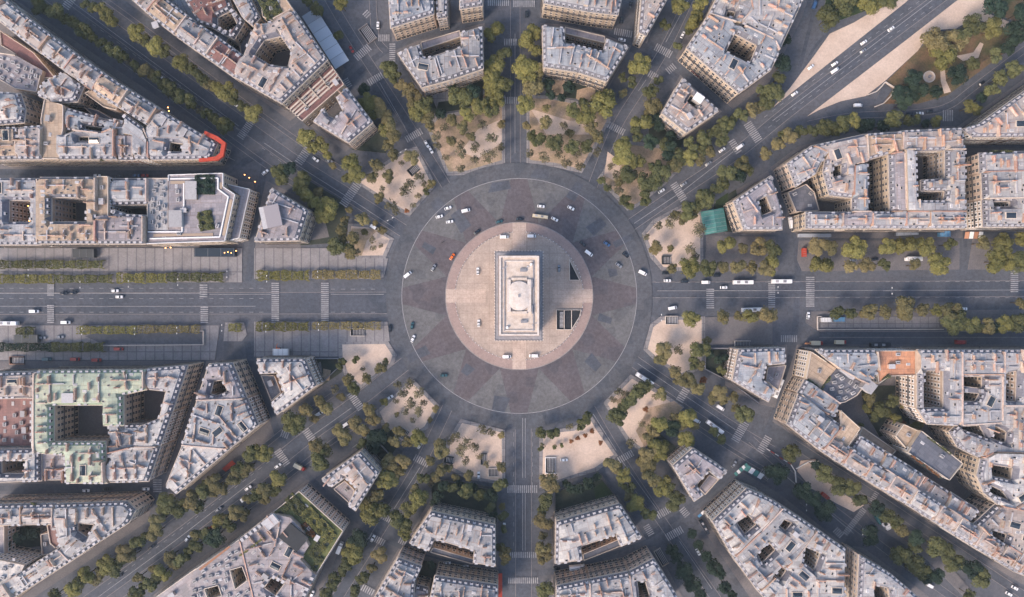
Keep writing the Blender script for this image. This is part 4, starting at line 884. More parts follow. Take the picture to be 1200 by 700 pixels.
# upper right middle block (between one and two o'clock)
bld('big cream corner building around a window lined court, upper right of centre', [(804, 57), (829, 20), (862, 30), (905, 50), (911, 64), (902, 83), (865, 110)], 21, 'bluezinc', holes=[[(860, 40), (887, 54), (878, 76), (849, 62)]])
bld('zinc house with a small skylit court at the top edge, right of centre', [(829.5, 19), (846, -14), (874, -14), (880, 14), (866, 29)], 20, 'zinc', holes=[[(852, 12), (862, 14), (860, 22), (850, 20)]])
bld('pale roofed house at the top edge beside the park', [(874.5, -14), (946, -14), (935, 12), (911.5, 62), (905.5, 49), (880, 38), (866.5, 29), (880.5, 14)], 20, 'zinc')
bld('sharp wedge building at the top right of the one o\'clock avenue', [(753, -14), (789, -14), (757, 42), (748.5, 38)], 20, 'pinkzinc')
bld('cream building at the top edge right of the twelve o\'clock avenue', [(636, -14), (731, -14), (724, 18), (690, 14), (637, 4)], 20, 'zinc')
bld('large pale building at the top edge left of centre', [(455, -14), (508, -14), (508, 17), (458, 33)], 20, 'bluezinc')
bld('small link house at the top edge left of centre', [(509, -14), (524, -14), (523, 18), (512, 20)], 17, 'zinc')
bld('short cream fronted building at the top edge left of the twelve o\'clock avenue', [(539, -14), (565, -14), (565, 7), (539, 11)], 20, 'mauve')
bld('blue grey link roof between the copper palace and the diagonal street', [(125, 498.5), (163.5, 498.5), (159.5, 522.5), (129, 529.5), (126.5, 517)], 17, 'bluezinc', clutter=1.5)
for l, q, h, m in (('low rear wing closing the court of the curved ring building left of twelve', [(493, 50), (539, 36), (540, 44), (495, 59)], 9, 'mauve'), ('low rear wing closing the court of the curved ring building right of twelve', [(662, 32), (709, 43), (708, 51), (662, 40)], 9, 'mauve'),
                   ('low rear wing of the U shaped ring building right of six', [(683, 649), (724, 632), (727, 640), (684, 657)], 9, 'darkroof'), ('low rear wing of the U shaped ring building left of six', [(508, 641), (555, 655), (554, 661), (504, 647)], 9, 'darkroof'),
                   ('low rear wing of the V shaped ring building by seven', [(391, 573), (404, 563), (416, 574), (410, 590)], 9, 'mauve'), ('low rear wing of the V shaped ring building by five', [(819, 572), (831, 556), (842, 562), (826, 580)], 9, 'mauve'), ('low rear wing of the pale notched ring building', [(306, 440), (322, 440), (330, 460), (318, 470)], 9, 'darkroof'), ('low rear wing of the L shaped ring building', [(899, 430), (921, 428), (912, 458), (897, 446)], 9, 'mauve'),
                   ('long grey low sheds in the yard of the upper left block', [(98, 125), (116, 130), (150, 150), (146, 156), (120, 146)], 8, 'darkroof'), ('low brown wing inside the left end of the upper left block', [(0, 36), (40, 62), (66, 92), (52, 92), (36, 74), (2, 54)], 10, 'redroof'),
                   ('low tan sheds in the yard of the lower right row', [(1010, 500), (1050, 528), (1042, 536), (1000, 524)], 9, 'tan'), ('grey low hall filling the yard of the top left block', [(214, -14), (232, 20), (246, 26), (270, 44), (262, 56), (222, 32), (182, -4), (176, -14)], 11, 'bluezinc'), ('low grey wing in the middle of the lower left corner block', [(-20, 618), (6, 616), (6, 650), (-20, 650)], 12, 'mauve')):
    bld(l, q, h, m, style='flat', low=h, clutter=.8, name='low_building')
for B in BL:
    xs = [p[0] for p in B['P']]; ys = [p[1] for p in B['P']]
    B['cx'], B['cy'], B['rx'], B['ry'] = (min(xs)+max(xs))/2, (min(ys)+max(ys))/2, (max(xs)-min(xs))/2, (max(ys)-min(ys))/2
for i, B in enumerate(BL): build(B, i)
# ---------------------------------------------------------------- the triumphal arch
def arch_profile(hw, spring, top, W2, base):
    """outline in (u, z): block from -W2..W2 between z=base and top with a round-headed opening of half width hw"""
    n = 12; p = [(-W2, base), (-W2, top), (W2, top), (W2, base), (hw, base), (hw, spring)]
    p += [(hw*math.cos(math.pi*i/n), spring+hw*math.sin(math.pi*i/n)) for i in range(1, n)]
    return p+[(-hw, spring), (-hw, base)]
ax, ay = W(608.2, 346.8, 45)
arc = empty('triumphal_arch', ax, ay, 'massive pale stone triumphal arch at the centre of the round island', 'arch')
def extrude(mb, prof, a0, a1, axis, m, dx=0, dy=0):
    v, f = tri([prof] if area(prof) > 0 else [prof[::-1]]); n = len(prof)
    def T(u, z, a): return (a+dx, u+dy, z) if axis == 'x' else (u+dx, a+dy, z)
    for a in (a0, a1): mb.add([T(u, z, a) for u, z in v], f, m)
    mb.add([T(u, z, a0) for u, z in prof]+[T(u, z, a1) for u, z in prof], [(i, (i+1) % n, n+(i+1) % n, n+i) for i in range(n)], m)
mb = MB()
for sx in (-1, 1):
    extrude(mb, arch_profile(7.3, 21.9, 33, 22.4, 0), sx*4.2, sx*11.0, 'x', 'arch')
for y0, y1 in ((-22.39, -7.31), (7.31, 22.39)):
    extrude(mb, [(-4.19, 33), (4.19, 33), (4.19, 14.5)]+[(4.19*math.cos(math.pi*i/10), 14.5+4.19*math.sin(math.pi*i/10)) for i in range(1, 10)]+[(-4.19, 14.5)], y0, y1, 'y', 'arch')
mb.box(-4.19, 4.19, -7.3, 7.3, 29.4, 33, 'arch'); mb.obj('piers', arc)
mb = MB(); mb.box(-11.4, 11.4, -22.8, 22.8, 33.01, 36, 'arch'); mb.obj('frieze', arc)
mb = MB(); mb.box(-13.2, 13.2, -24.5, 24.5, 36.01, 37.6, 'archc'); mb.box(-12.4, 12.4, -23.7, 23.7, 37.6, 38.0, 'archc')
for i in range(30):
    for s in (-1, 1): mb.box(s*13.21-.25, s*13.21+.25, -24+i*1.65-.3, -24+i*1.65+.3, 36.4, 38.3, 'archd')
for i in range(15):
    for s in (-1, 1): mb.box(-12+i*1.71-.3, -12+i*1.71+.3, s*24.51-.25, s*24.51+.25, 36.4, 38.3, 'archd')
mb.obj('cornice', arc)
mb = MB(); mb.box(-9.9, 9.9, -20.6, 20.6, 38.01, 48.6, 'arch'); mb.obj('attic', arc)
mb = MB()
for s in (-1, 1):
    mb.box(s*10.05-.55, s*10.05+.55, -21.1, 21.1, 47.6, 49.5, 'archd'); mb.box(-9.49, 9.49, s*20.65-.5, s*20.65+.5, 47.6, 49.5, 'archd')
    mb.box(s*10.75-.1, s*10.75+.1, -21.4, 21.4, 47.2, 48.2, 'wood'); mb.box(-10.6, 10.6, s*21.3-.1, s*21.3+.1, 47.2, 48.2, 'wood')
mb.obj('parapet', arc)
mb = MB()
for s in (-1, 1):
    mb.box(s*7.6-.3, s*7.6+.3, -18.6, 18.6, 48.61, 49.1, 'archc'); mb.box(-7.29, 7.29, s*18.3-.3, s*18.3+.3, 48.61, 49.1, 'archd')
    mb.box(s*5.4-1.0, s*5.4+1.0, -8.6, 8.6, 48.62, 49.9, 'archd'); mb.box(-4.2, 4.2, s*8.9-.7, s*8.9+.7, 48.61, 49.5, 'arch')
mb.box(6.6, 7.2, -9.5, -5, 48.6, 50.4, 'metal'); mb.box(6.2, 7.1, 4, 8.5, 48.6, 50.0, 'archc')
mb.obj('roof_walls', arc)
def stad(mb, r, hy, z0, z1, k, m):
    n = 24; ring_ = [(r*math.cos(math.pi*i/n), hy+r*.78*math.sin(math.pi*i/n)) for i in range(n+1)]+[(-r*math.cos(math.pi*i/n), -hy-r*.78*math.sin(math.pi*i/n)) for i in range(n+1)]
    N_ = len(ring_); mb.add([(x, y, z0) for x, y in ring_]+[(x*k, y*k, z1) for x, y in ring_], [(i, (i+1) % N_, N_+(i+1) % N_, N_+i) for i in range(N_)]+[tuple(range(N_, 2*N_))], m)
mb = MB(); stad(mb, 5.6, 3.6, 48.62, 49.7, 1, 'archc'); stad(mb, 5.35, 3.5, 49.7, 49.95, .985, 'archd'); stad(mb, 5.2, 3.4, 49.95, 50.35, .62, 'archd'); stad(mb, 3.2, 2.1, 50.35, 50.55, .2, 'archd'); mb.obj('dome', arc)
mb = MB(); mb.box(-.45, .45, -.8, .8, 50.4, 51.0, 'metal'); mb.obj('dome_hatch', arc)
for x, y, a, b in ((2.2, 13.6, 1.7, .9), (2.6, -13.6, 1.7, .8)):
    mb = MB(); mb.box(x-a, x+a, y-b, y+b, 48.6, 49.5, 'archc'); mb.box(x-a*.7, x+a*.7, y-b*.6, y+b*.6, 49.5, 49.6, 'metal'); mb.obj('roof_hatch', arc)
for x, y in ((6.3, 16.6), (-6.3, -16.8)):
    mb = MB(); mb.cyl(x, y, 48.6, 49.9, .8, .7, 'white', 12); mb.obj('roof_vent', arc)
for x, y in ((1.2, 16.8), (-.6, 16.8), (-2.4, 16.8), (1.0, -17), (-1.0, -17), (4.6, 15.4), (-5.4, 8), (-5.4, -3)):
    mb = MB(); mb.box(x-.5, x+.5, y-.35, y+.35, 48.6, 49.1, 'unit', .5 if abs(x) < 3 else 0, (0, 0)); mb.obj('bench', arc)
for sx in (-1, 1):
    for sy in (-1, 1):
        mb = MB(); mb.box(sx*11.9-.85, sx*11.9+.85, sy*14.8-3.1, sy*14.8+3.1, 0, 4.5, 'arch'); mb.obj('pedestal', arc)
        mb = MB()
        for k in range(7):
            mb.cyl(sx*11.8+R.uniform(-.2, .2), sy*14.8-2.3+k*.75, 4.5, 8+R.uniform(0, 4.5), .65, .3, 'archd', 7)
        mb.obj('relief_group', arc)
# sunken stairs in the island, their shaded depth coloured in as a flat sheet
def stairwell(px, label, divs=()):
    P = [W(*p) for p in px]; P = P if area(P) > 0 else P[::-1]; c = (sum(p[0] for p in P)/len(P), sum(p[1] for p in P)/len(P))
    z0 = GZ+.02; root = empty('stairwell', c[0], c[1], label, 'stairwell', z=z0)
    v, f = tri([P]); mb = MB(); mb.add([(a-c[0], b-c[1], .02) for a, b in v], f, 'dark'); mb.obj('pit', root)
    for i in range(len(P)):
        a, b = Vector(P[i]), Vector(P[(i+1) % len(P)]); L = (b-a).length; m = (a+b)/2-Vector(c); t = math.atan2(b.y-a.y, b.x-a.x)
        mb = MB(); mb.box(-L/2-.15, L/2+.15-.3, -.15, .15, 0, 1.0+.004*i, 'archd', t, m); mb.obj('parapet', root)
    for a, b in divs:
        a, b = Vector(W(*a)), Vector(W(*b)); L = (b-a).length; m = (a+b)/2-Vector(c); t = math.atan2(b.y-a.y, b.x-a.x)
        mb = MB(); mb.box(-L/2+.3, L/2-.3, -.18, .18, 0, .8, 'archd', t, m); mb.obj('dividing_wall', root)
    x0, y0 = P[0][0]-c[0], P[0][1]-c[1]
    return root, c
r_, c_ = stairwell([(667, 304.4), (679, 328.5), (667.5, 328.5)], 'dark triangular sunken stairwell in the right side of the island')
r_, c_ = stairwell([(652, 363.3), (680.7, 363.3), (679, 371), (669.6, 386.3), (652, 386.3)], 'large dark sunken stairwell with two dividing walls, lower right of the island', [((661, 363.3), (661, 386.3)), ((669.6, 363.3), (669.6, 386.3))])
mb = MB(); a = W(658, 374)
for k in range(12): mb.box(a[0]-c_[0]-1.1, a[0]-c_[0]+1.1, a[1]-c_[1]-5+k*.8, a[1]-c_[1]-4.55+k*.8, .03, .07+.05*k, 'unit')
mb.obj('steps', r_)
# bollards round the island
mb = MB(); mb.cyl(0, 0, 0, .95, .19, .16, 'white', 8); mb.cyl(0, 0, .95, 1.1, .22, .08, 'white', 8); BOLL = mb.mesh('bollard')
quart = ('upper right', 'lower right', 'lower left', 'upper left')
for q in range(4):
    for k in range(22):
        a = q*90+6.3+k*(77.4/21); x, y = W(*pol(75, a)); o = link('bollard', BOLL, None, (x, y, GZ))
        tagp(o, f'small pale bollard in the {quart[q]} quarter of the ring round the island', 'bollard', f'bollards of the {quart[q]} quarter of the island ring')

# ---------------------------------------------------------------- trees
def crown_mesh(seed, n, leaf, sparse=0.0, box=None):
    rr = random.Random(seed); vs, fs, at = [], [], []
    K = rr.randint(11, 16); lobes = []
    for i in range(K):
        a = rr.uniform(0, 2*math.pi); r = math.sqrt(rr.random())*.62; lobes.append((r*math.cos(a), r*math.sin(a), rr.uniform(-.25, .45)*(1-r*.5), rr.uniform(.28, .46), rr.random()))
    for i in range(n):
        lx, ly, lz, lr, lt = rr.choice(lobes)
        while True:
            d = Vector((rr.gauss(0, 1), rr.gauss(0, 1), rr.gauss(.45, 1)))
            if d.length > .1: break
        d.normalize()
        if d.z < -.5: d.z *= -1
        p = Vector((lx, ly, lz))+d*lr*(rr.uniform(.72, 1.04) if rr.random() > sparse else rr.uniform(.3, 1.25))
        nn = (d+Vector((rr.uniform(-1, 1), rr.uniform(-1, 1), rr.uniform(-.3, 1)))*.55).normalized(); u = nn.orthogonal().normalized(); w = nn.cross(u)
        t = rr.uniform(0, 6.28); u, w = u*math.cos(t)+w*math.sin(t), w*math.cos(t)-u*math.sin(t); s = leaf*rr.uniform(.6, 1.25); b = len(vs)
        vs += [p-u*s, p+w*s*.75+nn*s*.25, p+u*s, p-w*s*.75]; fs.append((b, b+1, b+2, b+3)); at.append(min(1, max(0, lt*.6+rr.random()*.4)))
    me = bpy.data.meshes.new('crown'); me.from_pydata(vs, [], fs); A = me.attributes.new('leaf', 'FLOAT', 'FACE'); A.data.foreach_set('value', at); me.update(); return me
mb = MB(); mb.cyl(0, 0, 0, .62, .045, .03, 'bark', 8)
for i in range(5):
    a = i*1.3; mb.tube((0, 0, .5), (.35*math.cos(a), .35*math.sin(a), .78+.04*i), .028, .010, 'bark', 5)
TRUNK = mb.mesh('trunk')
CR = {}
def crowns(t, n, leaf, sparse, k):
    out = []
    for i in range(k):
        me = crown_mesh(hash_(t)+i*13, n, leaf, sparse); me.materials.append(M['leaf_'+t[0]]); out.append(me)
    return out
def hash_(s): return sum(ord(c)*(i+7) for i, c in enumerate(s))
for t in 'ygdbr':
    CR[t, 1] = crowns(t+'L', 2600, .075, .12, 4); CR[t, 0] = crowns(t+'S', 1100, .105, .15, 4)
CR['s', 1] = crowns('sL', 430, .085, .8, 4); CR['s', 0] = crowns('sS', 230, .12, .8, 3)
LOOK = {'y': 'yellow-green', 'g': 'green', 'd': 'dark green', 'b': 'olive-brown', 's': 'thin leaved', 'r': 'rust coloured'}
ORD = ['nearest', 'second', 'third', 'fourth', 'fifth', 'sixth', 'seventh', 'eighth', 'ninth', '10th', '11th', '12th', '13th', '14th', '15th', '16th', '17th', '18th', '19th', '20th', '21st', '22nd', '23rd', '24th', '25th', '26th', '27th', '28th', '29th', '30th', '31st', '32nd', '33rd', '34th', '35th', '36th', '37th', '38th', '39th', '40th']+[f'{i}th' for i in range(41, 70)]
TL = []
def trees(where, data):
    """where: ends the label; data: 'x y radius kind; ...' in photo pixels"""
    L = []
    for s in data.split(';'):
        s = s.split()
        if len(s) >= 4: L.append((float(s[0]), float(s[1]), float(s[2]), s[3]))
    L.sort(key=lambda t: math.hypot(t[0]-CX, t[1]-CY))
    for i, t in enumerate(L): TL.append((*t, i, where))
def plant():
    big = sorted([t for t in TL if t[2] >= 6.5], key=lambda t: -t[2]); things = set(map(id, big[:298])) | {id(t) for t in TL if t[2] < 6.5}
    vs, fs, mi, at, mats, nv = [], [], [], [], [], 0
    for T in TL:
        x, y, r, t, i, where = T
        sh = r < 6.5; rm = r/1.95*{'s': .95, 'b': 1.08, 'r': .9, 'd': 1.12}.get(t, 1.17); ht = min(rm*2.0+(1.0 if sh else 3.5), 15); zc = ht-rm*.75; wx, wy = W(x, y, zc)
        me = R.choice(CR[t, int(r > 9)]); rz = R.uniform(0, 6.28); s = (rm, rm, rm*R.uniform(.75, .95))
        if id(T) in things:
            nm = 'shrub' if sh else 'tree'
            root = empty(nm, wx, wy, f"{LOOK[t]} {nm}, {ORD[i]} from roundabout {where}", nm, f"{nm}s {where}")
            link('crown', me, root, (0, 0, zc), rz, s); link('trunk', TRUNK, root, (0, 0, 0), R.uniform(0, 6), (ht*.55, ht*.55, ht*.95))
        else:
            for m_, loc, rz_, sc in ((me, (wx, wy, zc), rz, s), (TRUNK, (wx, wy, 0), 0, (ht*.55, ht*.55, ht*.95))):
                v = np.empty(len(m_.vertices)*3); m_.vertices.foreach_get('co', v); v = v.reshape(-1, 3)*sc; c, q = math.cos(rz_), math.sin(rz_)
                v = np.stack([v[:, 0]*c-v[:, 1]*q+loc[0], v[:, 0]*q+v[:, 1]*c+loc[1], v[:, 2]+loc[2]], 1)
                mt = m_.materials[0]
                if mt not in mats: mats.append(mt)
                fs += [tuple(a+nv for a in p.vertices) for p in m_.polygons]; mi += [mats.index(mt)]*len(m_.polygons)
                if 'leaf' in m_.attributes:
                    o = R.random()*.5; at += [min(1, a.value*.6+o) for a in m_.attributes['leaf'].data]
                else: at += [0]*len(m_.polygons)
                vs.append(v); nv += len(v)
    me = bpy.data.meshes.new('trees'); me.from_pydata(np.concatenate(vs).tolist(), [], fs); me.attributes.new('leaf', 'FLOAT', 'FACE').data.foreach_set('value', at)
    for m in mats: me.materials.append(m)
    me.polygons.foreach_set('material_index', mi); me.update()
    tagp(link('trees', me), 'smaller street and plaza trees filling the gaps between the larger trees', 'trees', None, 'stuff')
    print('TREES', len(big), len(things))
trees('on the north side of the ten o\'clock avenue', '100 5 6 g;120 12 8 y;130 24 8 y;160 38 10 y;168 46 7 y;184 55 11 y;214 74 10 y;234 89 8 g;247 100 8 b;265 108 12 y;285 125 7 g;298 133 11 y;360 161 11 y;375 170 9 y;368 172 8 y;383 181 6 y;390 195 5 b;413 192 11 y;418 204 10 y;408 210 7 y;109 9 7 g;126 18 8 y;171 49 7 g;193 60 8 g;224 82 8 g;240 95 7 g;256 104 8 y;275 117 8 g')
trees('on the south side of the ten o\'clock avenue', '47 8 10 g;66 15 10 g;85 26 7 g;99 36 9 g;119 50 7 g;135 60 9 g;152 72 7 s;168 83 9 b;185 92 8 g;200 105 9 g;216 116 10 g;234 129 7 s;250 139 7 g;265 148 10 g;328 205 11 g;340 198 9 d;355 211 10 g;352 222 9 y;365 231 12 y;384 244 13 y;373 225 7 b;378 252 10 y;409 247 5 b;404 257 6 b;425 257 9 b;399 268 8 b;402 280 7 b;394 289 10 g;448 270 6 b;440 262 4 b;56 12 7 g;76 22 7 g;92 32 8 g;109 43 8 g;127 56 7 g;143 67 8 g;160 78 7 g;177 88 7 b;193 99 8 g;208 111 8 g;225 123 7 g;242 134 7 g;258 144 8 g')
trees('on the left side of the eleven o\'clock avenue', '361 2 7 g;372 11 8 g;400 5 8 y;397 42 6 g;427 105 8 d;431 120 11 y;445 124 10 b;450 136 10 b;457 147 10 b;460 160 10 b;455 170 8 b;452 150 9 y;436 130 9 y')
trees('on the right side of the eleven o\'clock avenue', '457 81 11 g;463 92 8 g;470 100 9 b;478 106 9 b;485 112 10 b;484 125 8 b;492 128 13 y;500 138 9 b;500 122 9 g')
trees('in planting left of the twelve o\'clock avenue', '580 39 12 y;591 62 9 g;580 77 12 y;580 103 14 y;594 100 8 g;577 130 9 g;541 114 14 g;562 125 10 y;547 135 9 y;530 140 8 b;517 134 7 d;528 98 7 d;575 88 10 y;583 118 9 y;555 108 9 d;572 121 7 g')
trees('in the plaza left of twelve', '510 160 9 s;542 150 9 b;565 147 8 s;587 145 6 b;540 170 7 s;557 172 8 s;577 162 9 s;512 172 7 s;540 180 9 s;572 184 11 s;540 197 7 s;522 185 6 s;505 148 7 b;520 150 7 s;586 172 7 s;552 160 7 b;528 166 7 b;556 188 7 s')
trees('in planting right of the twelve o\'clock avenue', '619 41 14 y;627 59 8 y;616 80 15 y;632 83 9 b;625 103 13 b;616 122 11 y;667 102 8 d;645 112 6 d;659 114 6 d;672 130 9 g;687 135 12 y;710 122 16 y;700 160 9 b;631 100 8 b;620 94 9 y;692 148 9 b;684 122 7 g;643 98 7 d;640 62 7 g')
trees('in the plaza right of twelve', '617 147 6 b;640 145 9 b;640 126 6 b;632 165 9 g;650 167 10 g;670 172 9 g;660 148 7 s;620 180 7 s;637 184 9 s;664 190 9 s;680 194 8 s;677 180 8 s;688 172 8 g;624 160 7 g;655 180 7 s;668 156 6 b;700 178 7 s')
trees('along the one o\'clock avenue', '750 76 13 y;730 92 6 g;740 96 7 g;730 110 6 b;762 107 9 g;765 127 12 b;752 147 13 y;772 94 6 g;762 167 10 d;732 172 11 y;797 6 10 y;812 22 11 y;821 5 9 y;780 30 7 g;794 54 6 g;807 35 6 g;780 170 8 g;772 150 7 d;786 160 7 d;768 140 8 d;745 157 9 g')
trees('on the north side of the two o\'clock avenue', '895 107 9 g;880 130 9 b;867 135 9 g;897 120 10 g;850 147 10 g;837 155 9 g;825 162 9 g;810 170 9 g;845 163 9 g;760 215 14 g;755 232 9 g;775 202 11 g;790 195 10 b;787 177 13 d;807 185 10 y;820 187 8 b;832 177 8 b;797 184 9 g;768 194 8 g;824 175 8 g;857 142 8 g;890 126 8 b')
trees('in the plaza between one and two', '730 182 14 y;747 191 9 y;734 205 10 g;725 222 8 s;732 235 7 g;737 242 6 g;705 212 5 g;712 220 5 g;722 205 7 s;742 204 7 b;726 213 7 b;716 196 6 s')
trees('on the south side of the two o\'clock avenue', '870 192 10 b;852 202 10 g;865 207 9 d;847 215 8 g;827 232 12 g;805 247 10 g;792 252 7 b;785 260 9 s;771 264 7 s;897 180 9 b;818 240 8 g;840 222 8 g;812 252 7 b;800 258 7 b;876 200 7 g')
trees('in the plaza north of the right avenue', '767 291 9 b;786 292 5 b;810 292 9 s;757 277 6 s;820 270 11 s;806 314 12 y;829 315 11 g;787 314 7 b;815 300 6 s')
trees('on the north pavement of the right avenue', '852 289 11 y;847 314 8 b;865 312 10 b;881 314 8 b;890 290 12 b;897 315 10 b;870 292 7 b;905 292 10 g;905 312 12 y;957 290 12 b;971 290 10 b;962 313 13 y;1002 291 14 y;1040 289 10 y;997 311 9 b;1014 312 10 b;1035 310 8 g;1062 290 13 y;1084 289 12 y;1072 311 8 b;1100 310 13 y;1112 287 8 g;1152 285 9 b;1176 286 12 y;1195 280 8 y;1165 307 14 y;1182 306 10 y;1195 307 12 g')
trees('in the park at the upper right', '970 21 13 g;987 5 14 g;1020 5 13 y;1040 2 10 g;920 47 8 d;917 75 10 d;907 110 11 g;912 92 8 g;1095 50 17 b;1117 50 17 b;1105 65 15 y;1140 30 12 g;1162 33 12 y;1165 10 14 d;1195 15 10 d;1187 40 14 d;1165 65 9 g;1180 57 9 d;1122 88 12 d;1140 75 8 g;1070 92 10 d;1055 110 12 d;1075 107 12 d;1060 120 10 d;1095 107 9 d;1070 104 7 d;1200 30 12 d;1128 42 9 g')
trees('in the front gardens below the park road', '967 150 10 g;978 152 8 g;1000 142 9 y;987 147 10 g;1020 147 8 d;1035 146 8 d;1047 140 10 g;1065 142 7 g;1075 140 6 g;1097 142 7 y;937 155 8 g;925 160 10 b;952 153 8 g;1010 148 8 d;1172 92 9 g;1187 82 10 g;1160 107 9 g;1137 125 8 y;1150 115 7 d;1145 130 6 g;1085 146 6 d;912 168 9 b;918 160 7 g')
trees('on the plaza south of the right avenue', '777 410 11 b;775 422 9 b;796 410 8 s;820 410 11 g;812 425 8 g;820 427 8 b;810 372 10 y;847 371 9 b;865 371 7 b;879 370 9 y;895 370 10 b;904 370 9 b;828 400 6 b;832 416 5 d;842 422 5 d;846 434 6 g;850 418 5 d')
trees('on the north side of the four o\'clock avenue', '791 436 9 b;806 446 11 b;817 455 9 b;842 460 10 b;835 467 8 b;872 485 11 g;860 466 7 b;795 447 7 b;824 446 6 r;848 470 6 b;862 478 6 b')
trees('on the south side of the four o\'clock avenue', '772 496 10 y;765 505 9 b;805 490 11 y;800 497 8 b;787 502 11 d;804 515 10 y;772 520 12 y;836 506 6 g;775 462 9 b;815 500 6 b;845 515 6 g;760 512 8 b;790 490 7 b')
trees('in the lower right plaza', '757 452 8 g;750 457 9 g;742 465 9 g;737 472 9 g;730 480 8 g;720 487 9 g;727 492 8 g;725 460 7 s;718 468 6 s;740 520 8 s;757 480 5 r;768 466 6 s;752 496 6 s;733 462 6 s')
trees('in the plaza right of the six o\'clock avenue', '687 490 8 g;680 497 7 g;667 500 6 s;634 507 7 g;649 507 8 g;636 522 5 s;669 517 4 r;677 514 4 r;686 510 4 r;694 505 4 r;704 519 4 r;634 526 4 g;650 524 3 g;658 522 3 g')
trees('in the plaza left of the six o\'clock avenue', '565 504 8 s;575 506 7 s;535 512 8 s;547 520 10 s;587 510 5 b;517 522 9 b;571 544 6 s;550 557 7 b;545 540 7 s;556 524 7 s;562 534 6 s;540 527 9 s;527 516 7 s;587 547 7 b;534 560 6 b;525 548 6 b')
trees('in the plaza between seven and eight', '480 450 8 s;490 460 9 s;472 460 8 s;480 472 9 s;490 482 10 s;475 482 6 s;511 479 5 b;465 486 4 b;504 492 4 b;492 512 10 y;466 452 7 s;497 472 6 s;484 492 5 s;468 506 8 b;478 518 8 b;464 470 5 s')
trees('in the lower left plaza', '409 445 8 b;415 455 8 g;417 422 5 g;425 432 4 s;447 432 8 b;430 444 7 b;400 427 7 g;452 424 5 b')
trees('on the north side of the eight o\'clock avenue', '360 480 9 b;375 470 8 b;382 480 9 b;392 456 7 s;400 466 6 b;345 494 14 g;369 491 6 b;310 532 10 y;300 528 8 y;194 590 12 g;207 597 10 g;185 612 11 b;182 625 10 b;162 634 9 g;147 647 11 b;125 662 11 y;136 667 9 g;100 675 10 y;112 680 8 b;86 690 10 y;65 697 8 g;225 585 12 b;237 576 9 g;252 565 11 b;250 577 8 b;275 560 10 b;295 532 10 g;292 547 8 b;232 593 8 g;155 652 8 b;280 548 8 g;262 572 8 b;217 591 8 g;173 629 8 g;143 655 8 g;118 671 8 b;93 683 8 g;243 570 8 g;285 554 8 b')
trees('on the south side of the eight o\'clock avenue', '431 480 9 b;450 471 5 y;437 492 9 b;417 495 9 b;425 505 9 b;400 505 10 b;405 515 10 b;370 523 10 b;382 528 8 b;442 512 12 d;462 517 9 b;326 560 10 y;310 574 10 b;322 575 8 g;310 586 7 b;375 537 13 g;292 584 8 b;277 600 10 b;287 603 8 b;255 612 8 y;270 615 9 g;252 630 12 d;232 627 9 b;230 640 9 g;200 652 8 b;212 657 9 g;192 670 10 y;180 667 7 b;162 677 8 b;177 685 9 g;160 695 9 g;452 502 7 b;437 524 8 d;425 520 7 g;300 580 8 g;262 608 8 b;241 625 8 g;221 649 8 g;205 662 8 b;185 677 8 g;168 690 8 g')
trees('on the left side of the seven o\'clock avenue', '456 542 11 b;472 540 10 b;454 564 12 y;442 581 9 b;437 597 15 y;450 597 8 g;420 631 11 d;414 647 13 y;407 660 8 g;402 669 7 g;392 677 8 g;390 686 8 g;382 696 8 g;468 552 8 b;462 556 7 b;433 588 8 b')
trees('on the right side of the seven o\'clock avenue', '497 560 8 g;492 585 11 y;479 597 9 y;470 612 11 g;475 625 8 y;517 529 10 b;516 550 8 b;505 567 6 s;447 650 10 b;436 666 7 b;425 677 8 g;417 692 8 g;440 650 6 b;463 604 7 g;503 540 7 b;487 574 8 b;510 560 7 b')
trees('around the garden left of the six o\'clock avenue', '514 581 7 d;520 570 7 d;531 572 7 g;546 575 9 g;562 580 7 g;575 581 8 d;575 595 7 g;586 567 9 g;590 605 7 g;591 647 9 b;592 656 8 b;588 593 5 b;504 662 6 d;538 568 6 d;554 572 6 d;510 590 6 d;578 604 6 d;590 620 5 g;586 640 6 g')
trees('on the right side of the six o\'clock avenue', '642 566 13 b;640 586 9 g;637 611 12 b;637 642 10 b;637 652 10 b;639 692 10 g;669 574 7 d;690 566 8 d;680 573 7 d;636 628 6 b;650 572 7 b;636 598 7 g;664 566 5 d;700 560 6 d')
trees('on the left side of the five o\'clock avenue', '716 544 10 b;731 556 9 y;739 571 7 g;744 590 11 y;761 602 9 g;724 548 8 b;730 568 6 g;736 582 7 b;787 644 8 d;794 655 8 d;802 670 11 d;812 685 10 d;822 697 9 d;808 678 8 d')
trees('on the right side of the five o\'clock avenue', '760 530 12 b;772 530 11 y;762 560 11 b;777 570 12 y;791 587 11 g;785 575 9 g;764 546 9 b;812 626 7 d;819 639 6 d;829 652 8 d;837 664 9 d;842 672 8 d;850 687 9 d;857 697 7 d;751 540 8 b;756 548 8 b')
trees('in the planted strip, lower right avenue', '927 531 10 g;912 555 12 d;904 552 9 d;940 575 11 d;952 585 10 d;965 597 13 d;955 546 7 d;966 555 10 g;982 570 10 g;997 572 11 g;1007 585 9 g;1027 595 9 d;1040 605 9 g;1055 622 9 b;1050 612 8 g;1072 630 10 d;1019 627 12 d;1055 650 12 g;1075 665 14 g;1097 675 10 d;1084 676 9 d;1095 640 12 g;1107 645 12 g;1117 660 11 g;1140 667 12 d;1150 677 12 g;1135 697 7 g;1072 640 8 g;1124 658 9 d;974 563 7 g')
trees('on the south bank of the right avenue', '980 366 9 g;997 367 7 g;1019 365 10 b;1037 365 9 b;1060 362 15 b;1080 362 9 b;1097 364 7 y;1115 365 13 b;1115 380 12 g;1137 382 11 g;1157 382 10 b;1177 380 10 y;1192 378 12 g;1197 355 8 b;1124 372 9 g;1147 384 8 g;1168 384 8 d;1012 368 6 b')
